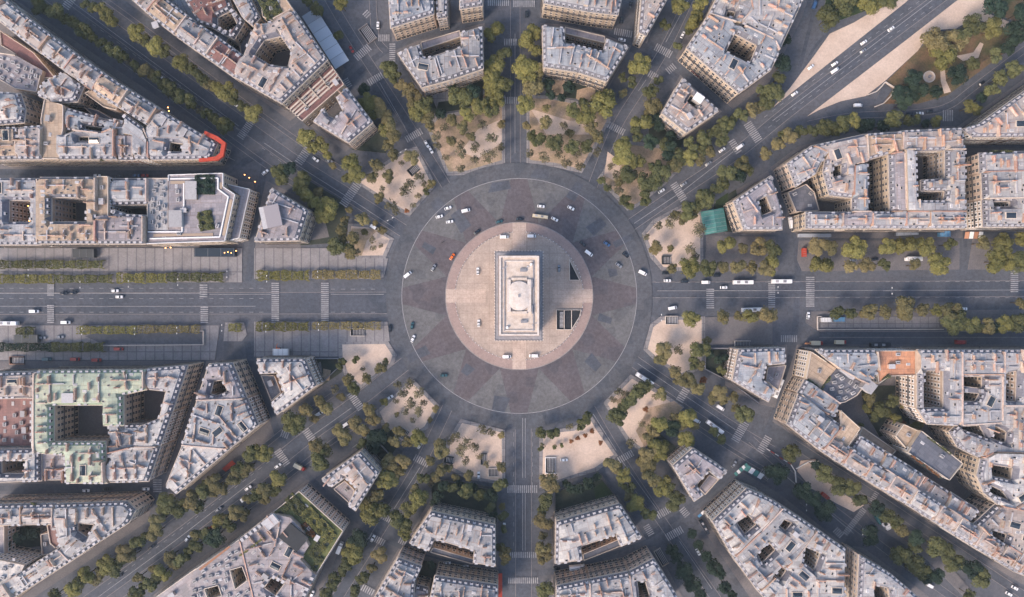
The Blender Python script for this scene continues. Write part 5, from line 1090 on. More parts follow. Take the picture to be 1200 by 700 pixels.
trees('in the garden court of the right block', '1020 467 9 b;1030 480 9 g;1025 488 7 g;1045 470 8 g;1059 474 6 b;1050 492 7 y;1072 500 7 g;1058 496 5 r;1016 478 6 y;1040 484 5 g;1008 500 5 g;1078 498 5 b')
trees('in the palm court at the bottom left', '24 630 8 d;40 626 7 d;8 637 7 d;32 622 6 d')
trees('in the plaza between ten and eleven', '442 194 9 b;436 207 8 b;455 207 9 b;482 185 10 b;462 182 8 b;492 207 8 s;480 217 9 s;475 225 9 s;490 231 6 s;500 225 5 g;505 216 7 b;444 232 8 b;457 240 9 s;465 247 7 s;484 241 5 s;477 247 4 r;470 192 5 s;448 222 5 s;496 216 6 s')
trees('in the small sandy plaza above the left avenue', '415 280 9 b;410 297 9 b;407 290 8 g;437 281 6 s;437 291 5 s;420 296 6 s;446 288 4 s;428 272 5 b')
plant()
# clipped hedges of lime on the left esplanades
def hedge(x0, x1, y, w, label, t='g', dens=1.0):
    a = W(x0, y, 3); b = W(x1, y, 3); L = b[0]-a[0]; w = w/1.95; rr = random.Random(int(x0*7+y)); vs, fs, at = [], [], []
    root = empty('clipped_hedge', (a[0]+b[0])/2, a[1], label, 'hedge', 'clipped hedges along the left avenue')
    for i in range(int(L*w*16*dens)):
        x = rr.uniform(-L/2, L/2); k = math.sin(x*1.3)*.12+math.sin(x*.41+1)*.15; y_ = rr.uniform(-w/2, w/2)*(1+k); z = 3.4+rr.uniform(-.35, .3)+k*2
        if rr.random() < .35: y_ = rr.choice((-1, 1))*w/2*(1+k); z = rr.uniform(.8, 3.6)
        if math.sin(x*.9+y) > .93: continue
        p = Vector((x, y_, z)); nn = Vector((rr.uniform(-.7, .7), rr.uniform(-.7, .7), 1)).normalized(); u = nn.orthogonal().normalized(); q = nn.cross(u); s = rr.uniform(.22, .42); c = len(vs)
        vs += [p-u*s, p+q*s, p+u*s, p-q*s]; fs.append((c, c+1, c+2, c+3)); at.append(.5+.5*math.sin(x*.7)*rr.random())
    me = bpy.data.meshes.new('foliage'); me.from_pydata(vs, [], fs); me.attributes.new('leaf', 'FLOAT', 'FACE').data.foreach_set('value', at); me.materials.append(M['leaf_'+t]); link('foliage', me, root)
    n = int(L/4)
    for i in range(n): link('trunk', TRUNK, root, (-L/2+(i+.5)*L/n, 0, 0), 0, (2.4, 2.4, 4.5))
hedge(-6, 60, 310, 8, 'clipped hedge in the upper of two rows, left photo edge half'); hedge(60, 121, 310, 8, 'clipped hedge in the upper of two rows, ending at the cross path')
hedge(-6, 62, 327, 9, 'clipped hedge of the lower row touching the left photo edge', 'y'); hedge(64, 132, 327, 8, 'clipped hedge of the lower row, second from the left photo edge')
hedge(137, 195, 326, 10, 'broad bright clipped hedge just right of the cross path', 'y'); hedge(196, 262, 325, 9, 'clipped hedge ending above the third zebra crossing, left avenue')
hedge(300, 362, 323, 10, 'dense clipped hedge above the two close zebra crossings', 'y'); hedge(366, 446, 322, 9, 'looser olive clipped hedge nearest the roundabout, upper side', 'b')
hedge(90, 160, 387, 8, 'clipped hedge south of the left avenue beside the ramp, left half', 'y', .8); hedge(162, 234, 386, 8, 'clipped hedge south of the left avenue beside the ramp, right half', 'b', .7)
hedge(300, 362, 383, 9, 'clipped hedge south of the left avenue below the two close crossings', 'y', .8); hedge(366, 446, 382, 8, 'clipped hedge nearest the roundabout, south side', 'b', .7)
hedge(18, 40, 390, 11, 'short broad clipped hedge above the parked coaches', 'g'); hedge(-6, 60, 407, 8, 'dark clipped hedge in the back row, left photo edge', 'd'); hedge(60, 122, 407, 9, 'dark clipped hedge in the back row, above the red coaches', 'g'); hedge(268, 283, 384, 8, 'tiny clipped hedge on the traffic island south of the left avenue', 'y')
# ---------------------------------------------------------------- vehicles
def loft(mb, secs, m):
    """secs: (x, halfwidth, z0, z1) stations along the body"""
    n = len(secs); vs = []
    for x, w, z0, z1 in secs: vs += [(x, -w, z0), (x, w, z0), (x, w*1.0, (z0+z1)/2), (x, w*.88, z1), (x, -w*.88, z1), (x, -w, (z0+z1)/2)]
    fs = []
    for i in range(n-1):
        for k in range(6): fs.append((i*6+k, i*6+(k+1) % 6, (i+1)*6+(k+1) % 6, (i+1)*6+k))
    fs += [tuple(range(5, -1, -1)), tuple(range((n-1)*6, n*6))]; mb.add(vs, fs, m)
WHEEL = {}
for r in (.33, .48):
    b = MB(); b.tube((0, -.12, 0), (0, .12, 0), r, r, 'tyre', 12); b.tube((0, -.13, 0), (0, .13, 0), r*.55, r*.55, 'metal', 8); WHEEL[r] = b.mesh('wheel')
VP = {}
def vparts(kind, col):
    if (kind, col) in VP: return VP[kind, col]
    out = []; b = MB()
    if kind in ('car', 'police'):
        loft(b, [(-2.15, .72, .35, .80), (-1.9, .86, .28, .95), (-.9, .89, .25, .98), (.9, .89, .25, .97), (1.8, .84, .28, .82), (2.15, .66, .35, .65)], col); out.append(('body', b.mesh('body'), 0))
        b = MB(); loft(b, [(-1.25, .66, 1.38, 1.44), (.25, .66, 1.38, 1.44)], col if kind == 'car' else 'white'); out.append(('roof', b.mesh('roof'), 0))
        b = MB(); b.add([(.95, -.78, .96), (.95, .78, .96), (.25, .64, 1.4), (.25, -.64, 1.4)], [(0, 1, 2, 3)], 'glass'); out.append(('windscreen', b.mesh('windscreen'), 0))
        b = MB(); b.add([(-1.8, .76, .95), (-1.8, -.76, .95), (-1.25, -.64, 1.4), (-1.25, .64, 1.4)], [(0, 1, 2, 3)], 'glass'); out.append(('rear_window', b.mesh('rear_window'), 0))
        for s in (-1, 1):
            b = MB(); b.add([(-1.8, s*.77, .95), (.95, s*.79, .96), (.25, s*.65, 1.4), (-1.25, s*.65, 1.4)], [(0, 1, 2, 3)], 'glass'); out.append(('side_window', b.mesh('side_window'), 0))
        if kind == 'police':
            b = MB(); b.box(-.7, -.4, -.55, .55, 1.44, 1.58, 'vblue'); out.append(('light_bar', b.mesh('light_bar'), 0))
            b = MB(); b.box(-1.7, -1.2, -.6, .6, .95, 1.0, 'vblue'); out.append(('stripe', b.mesh('stripe'), 0))
        ws = [(-1.3, .8, .33), (1.35, .8, .33)]
    elif kind == 'van':
        loft(b, [(-2.6, .85, .35, 1.9), (-2.5, .97, .3, 2.15), (1.1, .97, .3, 2.12), (1.75, .93, .3, 1.35), (2.5, .84, .35, .95)], col); out.append(('body', b.mesh('body'), 0))
        b = MB(); b.add([(1.82, -.8, 1.36), (1.82, .8, 1.36), (1.16, .8, 2.06), (1.16, -.8, 2.06)], [(0, 1, 2, 3)], 'glass'); out.append(('windscreen', b.mesh('windscreen'), 0))
        ws = [(-1.7, .88, .33), (1.6, .86, .33)]
    elif kind == 'bus':
        loft(b, [(-5.9, 1.1, .4, 2.8), (-5.75, 1.25, .35, 3.05), (5.7, 1.25, .35, 3.05), (5.95, 1.1, .4, 2.7)], col); out.append(('body', b.mesh('body'), 0))
        b = MB(); b.add([(5.97, -1.0, 1.1), (5.97, 1.0, 1.1), (5.86, .95, 2.7), (5.86, -.95, 2.7)], [(0, 1, 2, 3)], 'glass'); out.append(('windscreen', b.mesh('windscreen'), 0))
        for s in (-1, 1):
            b = MB(); b.box(-5.4, 5.4, s*1.262-.01, s*1.262+.01, 1.2, 1.9, 'glass'); out.append(('side_window', b.mesh('side_window'), 0))
        for x in (-3.2, 1.4):
            b = MB(); b.box(x-.9, x+.9, -.7, .7, 3.05, 3.3, 'unit' if x < 0 else 'metal'); out.append(('roof_unit', b.mesh('roof_unit'), 0))
        ws = [(-3.6, 1.12, .48), (3.7, 1.12, .48)]
    elif kind == 'truck':
        b.box(-3.6, 1.4, -1.15, 1.15, .9, 3.1, 'vwhite' if col != 'vred' else 'vcream'); out.append(('cargo_box', b.mesh('cargo_box'), 0))
        b = MB(); loft(b, [(1.6, 1.05, .5, 2.4), (2.9, 1.05, .5, 2.3), (3.5, .98, .5, 1.5)], col); out.append(('cab', b.mesh('cab'), 0))
        b = MB(); b.add([(3.4, -.8, 1.6), (3.4, .8, 1.6), (2.98, .8, 2.25), (2.98, -.8, 2.25)], [(0, 1, 2, 3)], 'glass'); out.append(('windscreen', b.mesh('windscreen'), 0))
        b = MB(); b.box(-3.5, 3.2, -.4, .4, .5, .88, 'darkmetal'); out.append(('chassis', b.mesh('chassis'), 0))
        ws = [(-2.4, 1.0, .48), (2.5, 1.0, .48)]
    else:  # motorcycle
        b.tube((-.5, 0, .75), (.5, 0, .85), .17, .14, col, 8); b.tube((.5, 0, .85), (.75, 0, .35), .05, .05, 'darkmetal'); out.append(('body', b.mesh('body'), 0))
        b = MB(); b.tube((.5, -.35, 1.05), (.5, .35, 1.05), .03, .03, 'darkmetal'); out.append(('handlebar', b.mesh('handlebar'), 0))
        b = MB(); b.box(-.6, 0, -.14, .14, .9, 1.0, 'tyre'); out.append(('saddle', b.mesh('saddle'), 0))
        VP[kind, col] = (out, [(-.7, 0, .33), (.75, 0, .33)]); return VP[kind, col]
    VP[kind, col] = (out, [(x, s*y, r) for x, y, r in ws for s in (-1, 1)]); return VP[kind, col]
NAMES = {'car': ('car', 'car', 'cars'), 'police': ('police_car', 'car', 'cars'), 'van': ('van', 'van', 'vans'), 'bus': ('bus', 'bus', 'buses'), 'truck': ('truck', 'truck', 'trucks'), 'motorcycle': ('motorcycle', 'motorcycle', 'motorcycles')}
def veh(x, y, ang, kind, col, label, s=1.0):
    parts, ws = vparts(kind, 'v'+col); nm, cat, grp = NAMES[kind]; wx, wy = W(x, y, 1)
    root = empty(nm, wx, wy, label, cat, grp+' on the streets', rad(ang), GZ); root.scale = (s, s if s < 1.5 else 1, s if s < 1.5 else 1)
    for n, me, _ in parts: link(n, me, root)
    for wx_, wy_, r in ws: link('wheel', WHEEL[r], root, (wx_, wy_, r))
C = 'car'; V = 'van'
for a in [
 (525, 244, 20, C, 'white', 'white car, rightmost of the three white cars left of the island top'), (515, 254, 15, C, 'white', 'white car crossing the white circle line left of the island top'), (527, 260, 8, C, 'white', 'white car lowest of the cluster at the upper left of the roundabout'),
 (546, 247, 14, V, 'white', 'white van in the upper left of the roundabout'), (585, 260, 15, C, 'teal', 'dark teal car just outside the top left of the island'), (559, 272, 35, C, 'dark', 'dark car with red tail at the upper left island kerb'), (519, 284, 30, 'motorcycle', 'dark', 'lone dark motorcycle left of the island'),
 (530, 301, 55, C, 'orange', 'bright orange car left of the island'), (508, 314, 60, C, 'grey', 'grey car alone between the island and the left circle line'), (478, 322, 38, V, 'white', 'white van on the circle line facing the left avenue'),
 (591, 278, 0, V, 'white', 'white van parked on the island top, left of the path'), (623, 277, 0, V, 'white', 'white van with dark bonnet on the island top, right of the path'), (560, 318, 90, 'police', 'white', 'white car with dark ends on the island, upper left of the arch'), (561, 379, 90, 'police', 'white', 'white car with dark ends on the island, lower left of the arch'),
 (655, 315, 90, C, 'grey', 'pale grey car on the island beside the triangular stairwell'), (594, 418, 0, V, 'white', 'white van on the island bottom, left of the path'), (625, 417, 180, V, 'white', 'white van on the island bottom, right of the path'),
 (634, 242, -6, C, 'white', 'white car at the top of the roundabout, above the long cream minibus'), (650, 257, -28, C, 'white', 'white car just right of the cream minibus'), (669, 244, -28, C, 'white', 'white car alone in the upper right of the roundabout'), (609, 257, 0, C, 'dark', 'dark car at the very top of the island kerb'),
 (683, 286, -40, C, 'dark', 'dark car close behind a white van, upper right of the island'), (690, 297, -36, V, 'white', 'white van ahead of the dark car, upper right of the island'), (711, 286, -35, C, 'blue', 'blue car in the right half of the roundabout'), (733, 299, -38, C, 'dark', 'dark car by the right circle line'),
 (725, 311, -38, C, 'grey', 'silver grey car with dark windows, right of the roundabout'), (753, 320, -26, V, 'white', 'white van leaving the roundabout towards the right avenue'), (775, 224, 32, C, 'white', 'white car at the kerb of the two o\'clock avenue'), (801, 216, 34, C, 'grey', 'grey car on the zebra of the two o\'clock avenue'),
 (830, 192, 34, C, 'grey', 'grey car further up the two o\'clock avenue before the ring street'), (780, 320, 0, C, 'dark', 'dark car at the mouth of the right avenue'), (782, 329, 0, C, 'white', 'white car at the mouth of the right avenue'), (802, 330, 0, C, 'dark', 'dark car second in line on the right avenue'),
 (827, 331, 0, V, 'white', 'white van third in line on the right avenue'), (848, 337, 0, C, 'white', 'white car between the van and the bus on the right avenue'), (840, 323, 0, C, 'dark', 'dark car parked at the north kerb of the right avenue'),
 (1065, 304, 0, V, 'white', 'white van under the trees north of the right avenue'), (1025, 304, 10, C, 'dark', 'dark car parked under the trees north of the right avenue'), (905, 222, 110, C, 'white', 'white car upper in the side street left of the cream corner building'), (910, 234, 110, C, 'white', 'white car lower in the side street left of the cream corner building'),
 (956, 216, 90, C, 'dark', 'dark car in the yard of the upper right block'), (1044, 34, 34, C, 'white', 'white car highest on the two o\'clock avenue beside the park'), (1012, 50, 34, C, 'white', 'white car of the side by side pair on the park avenue'), (1011, 60, 34, C, 'grey', 'silver car of the side by side pair on the park avenue'),
 (978, 75, 34, C, 'white', 'white car beside a long white van on the park avenue'), (978, 83, 34, V, 'white', 'long white van on the park avenue'), (931, 110, 34, C, 'white', 'white car lowest on the park avenue'), (1150, 98, 34, C, 'dark', 'dark car driving on the narrow park road'),
 (1078, 133, 0, C, 'white', 'white parked car between two dark ones by the park road'), (1089, 131, 4, C, 'dark', 'dark parked car at the right end of three by the park road'), (1066, 134, 0, C, 'dark', 'dark parked car at the left end of three by the park road'), (1005, 124, 0, V, 'white', 'pale van entering the curved underpass ramp'),
 (954, 6, 70, V, 'blue', 'blue van at the top edge on the lane left of the park'), (950, 79, 40, C, 'white', 'white car on the sand strip left of the park avenue'), (1145, 166, 0, C, 'white', 'white car in the dark street at the right edge'), (443, 30, 90, C, 'white', 'white car beside the dark rectangular traffic island'),
 (412, 58, -60, C, 'red', 'red car parked near the long pale canopy'), (500, 169, -60, C, 'white', 'white car on the eleven o\'clock avenue below its zebra'), (191, 92, -35, C, 'white', 'white car under the trees of the ten o\'clock avenue'), (275, 122, -36, C, 'white', 'white car between trees high on the ten o\'clock avenue'),
 (52, 79, 0, C, 'white', 'white car in the yard of the upper left block'), (50, 86, 0, C, 'dark', 'dark car in the yard of the upper left block'), (729, 47, -12, C, 'white', 'white car on the ring street right of the twelve o\'clock avenue'), (800, 41, 62, C, 'white', 'white car high on the one o\'clock avenue'),
 (617, 17, 90, C, 'dark', 'dark car at the top of the twelve o\'clock avenue'), (867, 172, 34, V, 'white', 'white van waiting by the two o\'clock zebra'), (846, 176, 34, C, 'white', 'white car near the two o\'clock ring crossing'), (114, 206, 0, C, 'white', 'white car parked in the street of the left middle block'),
 (140, 207, 0, C, 'dark', 'dark car parked right of the white one, left middle street'), (160, 206, 0, C, 'blue', 'blue car parked in the left middle street'), (170, 206, 0, C, 'red', 'small red car parked in the left middle street'), (135, 341, 0, C, 'white', 'white car with red rear, upper lane of the left avenue'),
 (140, 348, 0, C, 'white', 'white car centre lane of the left avenue'), (75, 344, 0, C, 'dark', 'dark car left of a pair on the left avenue'), (86, 343, 0, C, 'dark', 'dark car right of a pair on the left avenue'), (370, 187, -35, C, 'white', 'white car under trees beside the ten o\'clock zebra'),
 (386, 189, -20, C, 'grey', 'grey car under trees beyond the ten o\'clock zebra'), (311, 202, 38, C, 'white', 'white car at the corner of the hotel with the rooftop box'), (439, 267, -32, V, 'white', 'white van on the small lane by the left upper plaza'), (505, 176, -62, C, 'white', 'white car entering the roundabout from eleven o\'clock'),
 (41, 365, 0, V, 'white', 'white van lower lane of the left avenue near the coach'), (78, 378, 0, V, 'white', 'white van at the lower kerb of the left avenue'), (140, 409, 0, V, 'red', 'red van on the striped paving below the ramp'), (50, 396, 0, C, 'grey', 'grey parked car left of two by the short hedge'),
 (71, 395, 0, C, 'grey', 'grey parked car right of two by the short hedge'), (89, 421, 0, V, 'red', 'red van parked before the green copper palace, left one'), (114, 422, 0, V, 'red', 'dark red van parked before the green copper palace, right one'), (56, 421, 0, V, 'teal', 'teal van parked before the green copper palace'),
 (483, 382, 82, C, 'teal', 'dark teal car in the lower left of the roundabout, upper of two'), (484, 397, 68, C, 'white', 'white car on the circle line, lower left'), (520, 440, 0, C, 'teal', 'dark teal car alone at the lower left of the roundabout'), (457, 385, 90, C, 'dark', 'dark car at the corner of the left esplanade'),
 (457, 466, 30, C, 'white', 'white car parked at the edge of the sandy plaza, seven to eight'), (406, 497, 32, V, 'white', 'white van parked under trees south of the eight o\'clock avenue'), (374, 485, 32, V, 'white', 'white van parked under trees north of the eight o\'clock avenue'), (492, 522, 60, C, 'white', 'white car parked under the tree by the seven o\'clock avenue'),
 (788, 361, 10, V, 'white', 'white van entering the right avenue at the lower kerb'), (844, 478, -32, V, 'white', 'white van in the side lane north of the four o\'clock avenue'), (844, 512, -32, V, 'white', 'white van just below the bus on the four o\'clock avenue'), (816, 493, -32, V, 'white', 'white van near the trees south of the four o\'clock avenue'),
 (947, 370, 85, C, 'white', 'white car on the small traffic island by the right crossing'), (1129, 362, 0, C, 'white', 'white car below the right avenue near the big trees'), (101, 575, 0, C, 'white', 'white car in the small street, lower left, left one'), (125, 573, 0, C, 'dark', 'dark car in the small street, lower left'),
 (171, 573, 0, C, 'white', 'white car at the right end of the small lower left street'), (291, 572, 35, C, 'white', 'white car upper of a pair on the eight o\'clock avenue'), (256, 597, 36, C, 'grey', 'blue grey car on the eight o\'clock avenue'), (246, 619, 25, C, 'red', 'red car parked under trees, eight o\'clock avenue'),
 (220, 631, 55, C, 'white', 'white car alone on the eight o\'clock avenue'), (178, 641, 38, C, 'dark', 'black car on the eight o\'clock avenue, upper lane'), (140, 675, 35, C, 'dark', 'dark car lowest on the eight o\'clock avenue'), (162, 643, 20, C, 'dark', 'dark car parked between trees, eight o\'clock avenue'),
 (326, 546, 36, C, 'white', 'silvery white car waiting at the eight o\'clock zebra'), (437, 631, 60, C, 'white', 'white car at the seven o\'clock ring crossing'), (524, 660, 0, C, 'white', 'white car on the ring street left of six o\'clock, left one'), (545, 664, 0, C, 'white', 'white car on the ring street left of six o\'clock, right one'),
 (561, 557, 90, C, 'white', 'white car parked on the plaza left of six o\'clock'), (591, 617, 90, C, 'white', 'white car parked at the left kerb of the six o\'clock avenue'), (366, 696, 70, C, 'white', 'white car at the bottom edge beside the roof garden building'), (661, 539, 0, C, 'white', 'white car parked on the sandy plaza right of six o\'clock'),
 (652, 666, 0, C, 'dark', 'dark car at the ring street corner right of six o\'clock'), (818, 647, -60, C, 'white', 'white car parked beside the cream corner building'), (860, 544, 55, C, 'grey', 'grey car at the ring street corner, lower right'), (1089, 686, -30, V, 'white', 'white van at the bottom of the lower right avenue'),
 (1189, 689, -30, C, 'white', 'white car at the bottom right corner, upper one'), (1182, 696, -30, C, 'white', 'white car at the bottom right corner, lower one'), (267, 30, 60, C, 'dark', 'dark car parked in the top left courtyard, right one'), (262, 25, 60, C, 'dark', 'dark car parked in the top left courtyard, left one'),
 (260, 33, 60, C, 'grey', 'grey car parked in the top left courtyard'), (739, 6, 80, C, 'dark', 'dark car in the narrow street at the top edge'), (728, 24, 80, C, 'dark', 'dark car lower in the narrow street at the top edge'), (1000, 305, 5, C, 'grey', 'grey car under trees north of the right avenue')]: veh(*a)
for a in [(633, 254, -8, 'bus', 'cream', 'long cream minibus at the top of the roundabout', .78), (870, 331, 0, 'bus', 'white', 'white bus on the right avenue, left of two'), (915, 330, 0, 'bus', 'white', 'white bus on the right avenue, right of two'), (11, 379, 0, 'bus', 'white', 'white coach at the left photo edge'),
          (880, 363, 2, 'bus', 'white', 'white bus under the trees at the lower kerb of the right avenue'), (755, 444, -33, 'bus', 'white', 'white bus entering the roundabout from four o\'clock'), (837, 500, -36, 'bus', 'white', 'white bus on the four o\'clock avenue'), (911, 455, 68, 'bus', 'white', 'white bus in the narrow street left of the right block'),
          (825, 617, -60, 'bus', 'dark', 'dark coach beside the blue balcony awnings', .8), (1030, 404, 0, 'bus', 'dark', 'dark coach parked below the orange terraces'), (956, 402, 0, 'truck', 'red', 'truck with a cream box and a red cab by the right block', 1.1), (984, 401, 0, 'truck', 'red', 'red truck parked ahead of the cream one'),
          (1125, 401, 0, 'van', 'red', 'red van parked by the top row of the right block', 1.3), (234, 192, 0, 'truck', 'white', 'white truck beside the red awning corner'), (352, 547, -28, 'truck', 'red', 'white box truck with a red cab at the eight o\'clock crossing'), (399, 641, 68, 'truck', 'white', 'white truck beside the roof garden building'),
          (676, 664, 5, 'truck', 'white', 'long white truck on the ring street right of six o\'clock', 1.3), (290, 582, 36, 'truck', 'white', 'white truck lower of a pair on the eight o\'clock avenue'), (926, 261, 100, 'truck', 'white', 'white truck in the street left of the front row houses')]: veh(*a)
# ---------------------------------------------------------------- street furniture and small structures
def prop(name, x, y, label, cat, fn, rz=0, group=None, z=None, hz=2):
    wx, wy = W(x, y, hz); root = empty(name, wx, wy, label, cat, group, rad(rz), GZ if z is None else z); fn(root); return root
def lamp(root):
    mb = MB(); mb.cyl(0, 0, 0, .5, .16, .14, 'metal', 8); mb.cyl(0, 0, .5, 9, .09, .06, 'metal', 8); mb.tube((0, 0, 8.9), (1.6, 0, 9.4), .05, .04, 'metal'); mb.tube((0, 0, 8.9), (-1.6, 0, 9.4), .05, .04, 'metal'); LM = mb.mesh('pole'); link('pole', LM, root)
    for s in (-1, 1):
        mb = MB(); mb.box(s*1.7-.45, s*1.7+.45, -.2, .2, 9.3, 9.5, 'white', taper=.7); mb.obj('lamp_head', root)
for i, (x, y, w) in enumerate([(40, 320, 'by the lower hedge row, left edge'), (100, 334, 'between hedge and left avenue, left of the cross path'), (156, 333, 'beside the broad bright hedge'), (213, 331, 'at the end of the broad hedge row'), (270, 322, 'left of the small side street, upper esplanade'), (316, 327, 'at the first close zebra, upper side'), (375, 322, 'at the second close zebra, upper side'),
    (102, 388, 'at the head of the ramp, south side'), (163, 388, 'halfway along the ramp hedge'), (212, 387, 'near the end of the ramp hedge'), (264, 384, 'by the tiny hedge south of the left avenue'), (315, 385, 'at the first close zebra, lower side'), (376, 383, 'at the second close zebra, lower side'), (459, 258, 'at the foot of the ten o\'clock avenue'),
    (773, 372, 'at the lower corner of the right avenue'), (865, 410, 'at the corner of the L shaped ring building'), (450, 543, 'among trees of the seven o\'clock avenue'), (941, 592, 'by the dark trees of the lower right block'), (1006, 620, 'at the lower right zebra crossing'), (908, 340, 'by the right avenue bus'), (1040, 341, 'in the middle of the right avenue'), (474, 179, 'beside the eleven o\'clock zebra')]):
    prop('street_lamp', x, y, f'twin armed street lamp {w}', 'street lamp', lamp, 90 if y > 300 else 30, 'street lamps', hz=5)
def entrance(w, d, m='archd', fl='dark'):
    def f(root):
        mb = MB(); mb.box(-w/2, w/2, -d/2, d/2, 0, .04, fl); mb.obj('pit', root)  # flat dark sheet painting in the shade of stairs going down
        for nm, b in (('parapet', (-w/2-.35, w/2+.35, d/2, d/2+.35)), ('parapet', (-w/2-.35, w/2+.35, -d/2-.35, -d/2)), ('parapet', (-w/2-.35, -w/2, -d/2+.001, d/2-.001))):
            mb = MB(); mb.box(*b, 0, 1.1, m); mb.obj(nm, root)
        mb = MB()
        for k in range(int(w/.9)): mb.box(w/2-.4-k*.9, w/2-k*.9, -d/2+.3, d/2-.3, .05, .5-.03*k, 'unit')
        mb.obj('steps', root)
    return f
for x, y, w, d, rz, m, l in [(484.5, 199.5, 6, 4, 40, 'darkmetal', 'dark rectangular subway stairway on the plaza between ten and eleven o\'clock'), (781, 305, 5, 4.5, 0, 'darkmetal', 'dark square subway stairway on the plaza north of the right avenue'), (787, 375.5, 7, 4.5, 0, 'archd', 'pale walled subway stairway on the plaza south of the right avenue'), (419, 389.5, 8, 4, 0, 'archd', 'pale walled stairway on the left esplanade by the olive hedge'),
    (472, 508, 6.5, 6, -30, 'archd', 'square walled stairway on the plaza between seven and eight o\'clock'), (578, 554, 5.5, 4.5, 0, 'archd', 'walled stairway on the plaza left of six o\'clock'), (526, 539, 5, 3.6, -10, 'darkmetal', 'dark grating pit on the plaza left of six o\'clock, left one'), (567, 538, 3, 6, 0, 'darkmetal', 'dark grating pit on the plaza left of six o\'clock, right one'),
    (645.5, 545.5, 6, 9, 0, 'white', 'white walled stairway on the plaza right of six o\'clock'), (431, 40, 6, 10, 35, 'kerb', 'dark rectangular planted pit on the traffic island, upper left'), (20, 422.5, 8, 4, 0, 'orange', 'dark square opening framed in stone before the lower left block'), (775, 653, 4, 10, 30, 'cornice', 'cream walled light well beside the five o\'clock avenue'), (870, 403, 9, 3, 0, 'archd', 'walled stairway above the L shaped ring building'), (897, 556, 6, 5, -35, 'kerb', 'walled pit under the dark tree, lower right')]:
    prop('subway_entrance', x, y, l, 'stairway', entrance(w, d, m), rz, hz=1)
def canopy(root):
    for s in (-1, 1):
        for k in range(5): mb = MB(); mb.cyl(s*4.3, -16+k*8, 0, 4.4, .12, .12, 'metal', 6); mb.obj('post', root)
    for k in range(6):
        mb = MB(); mb.box(-4.8, 4.8, -18.6+k*6.2, -18.6+k*6.2+6.0, 4.5+.03*k, 4.7+.03*k, 'canopy'); mb.obj('roof_panel', root)
prop('glass_canopy', 382, 46, 'long pale sheet canopy parallel to the street at the upper left', 'canopy', canopy, 32.5, hz=4)
for nm, x, y, rz, w, d, m, n, l in [     ('awning', 586, 686, 90, 15, 2.6, 'red', 1, 'red awning on the side of the bottom building by six o\'clock'), ('awning', 566, 673, -8, 14, 1.4, 'red', 1, 'thin red awning along the top front by six o\'clock'), ('awning', 816, 86, -42, 7, 2, 'red', 1, 'small red awning above the ring street, upper right'), ('awning', 1140, 276, 0, 11, 4, 'orange', 4, 'orange striped awnings at the right edge corner'),
     ('awning', 868, 550, 40, 10, 2.6, 'teal', 5, 'row of teal and white awnings round the cream corner, left side'), ('awning', 883, 553, -30, 12, 3.6, 'teal', 4, 'row of teal and white awnings round the cream corner, right side'), ('awning', 827, 597, 42, 13, 2.0, 'blue', 5, 'blue and white balcony awnings of the cream corner building'), ('awning', 946, 402.6, 0, 4, 1, 'orange', 1, 'tiny orange awning near the red truck'),
     ('awning', 269, 546, 40, 8, 2.8, 'red', 1, 'red awning at the corner under the lower left triangle'), ('awning', 252, 654, 38, 22, 1.2, 'orange', 1, 'orange lit awning strip along the terrace bar'), ('awning', 318, 461, 118, 9, 2.2, 'orange', 1, 'glowing orange awning beside the lower left triangle')]:
    def f(root):
        for k in range(n):
            s = w/n; x0 = -w/2+k*s; mb = MB(); mb.add([(x0+.15, -d/2, 2.9), (x0+s-.15, -d/2, 2.9), (x0+s-.15, d/2, 3.9), (x0+.15, d/2, 3.9), (x0+.15, -d/2, 2.8), (x0+s-.15, -d/2, 2.8), (x0+s-.15, d/2, 3.8), (x0+.15, d/2, 3.8)], [(0, 1, 2, 3), (7, 6, 5, 4), (0, 4, 5, 1), (1, 5, 6, 2), (2, 6, 7, 3), (3, 7, 4, 0)], m if k % 2 == 0 else 'white'); mb.obj('cloth', root)
        for s in (-1, 1):
            mb = MB(); mb.tube((s*w/2*.9, d/2, 3.8), (s*w/2*.9, -d/2, 2.8), .05, .05, 'metal'); mb.tube((s*w/2*.9, -d/2, 0), (s*w/2*.9, -d/2, 2.8), .05, .05, 'metal'); mb.obj('support', root)
    prop(nm, x, y, l, 'awning', f, rz, hz=23 if 'bar' in l else 3, z=20 if 'bar' in l else None)
def redwrap(root):
    px = [(241, 154), (256, 160.5), (265.5, 168), (262.5, 183.5), (256, 188), (234, 190), (234, 186.5), (253.5, 184), (258.5, 180), (260.5, 170), (253, 165), (240, 158.5)]
    P = [W(x, y, 20) for x, y in px]; P = P if area(P) > 0 else P[::-1]; c = root.location
    v, fs = tri([P]); n = len(P); mb = MB(); mb.add([(x-c.x, y-c.y, 21.2) for x, y in v], fs, 'red'); mb.add([(x-c.x, y-c.y, 19.2) for x, y in P]+[(x-c.x, y-c.y, 21.2) for x, y in P], [(i, (i+1) % n, n+(i+1) % n, n+i) for i in range(n)], 'red'); mb.obj('cloth', root)
    for k in (0, 3, 5): mb = MB(); mb.cyl(P[k][0]-c.x, P[k][1]-c.y, 0, 19.2, .15, .15, 'metal'); mb.obj('support', root)
prop('awning', 255, 172, 'bright red covering wrapped round the sharp upper left corner building', 'awning', redwrap, 0, None, 0)
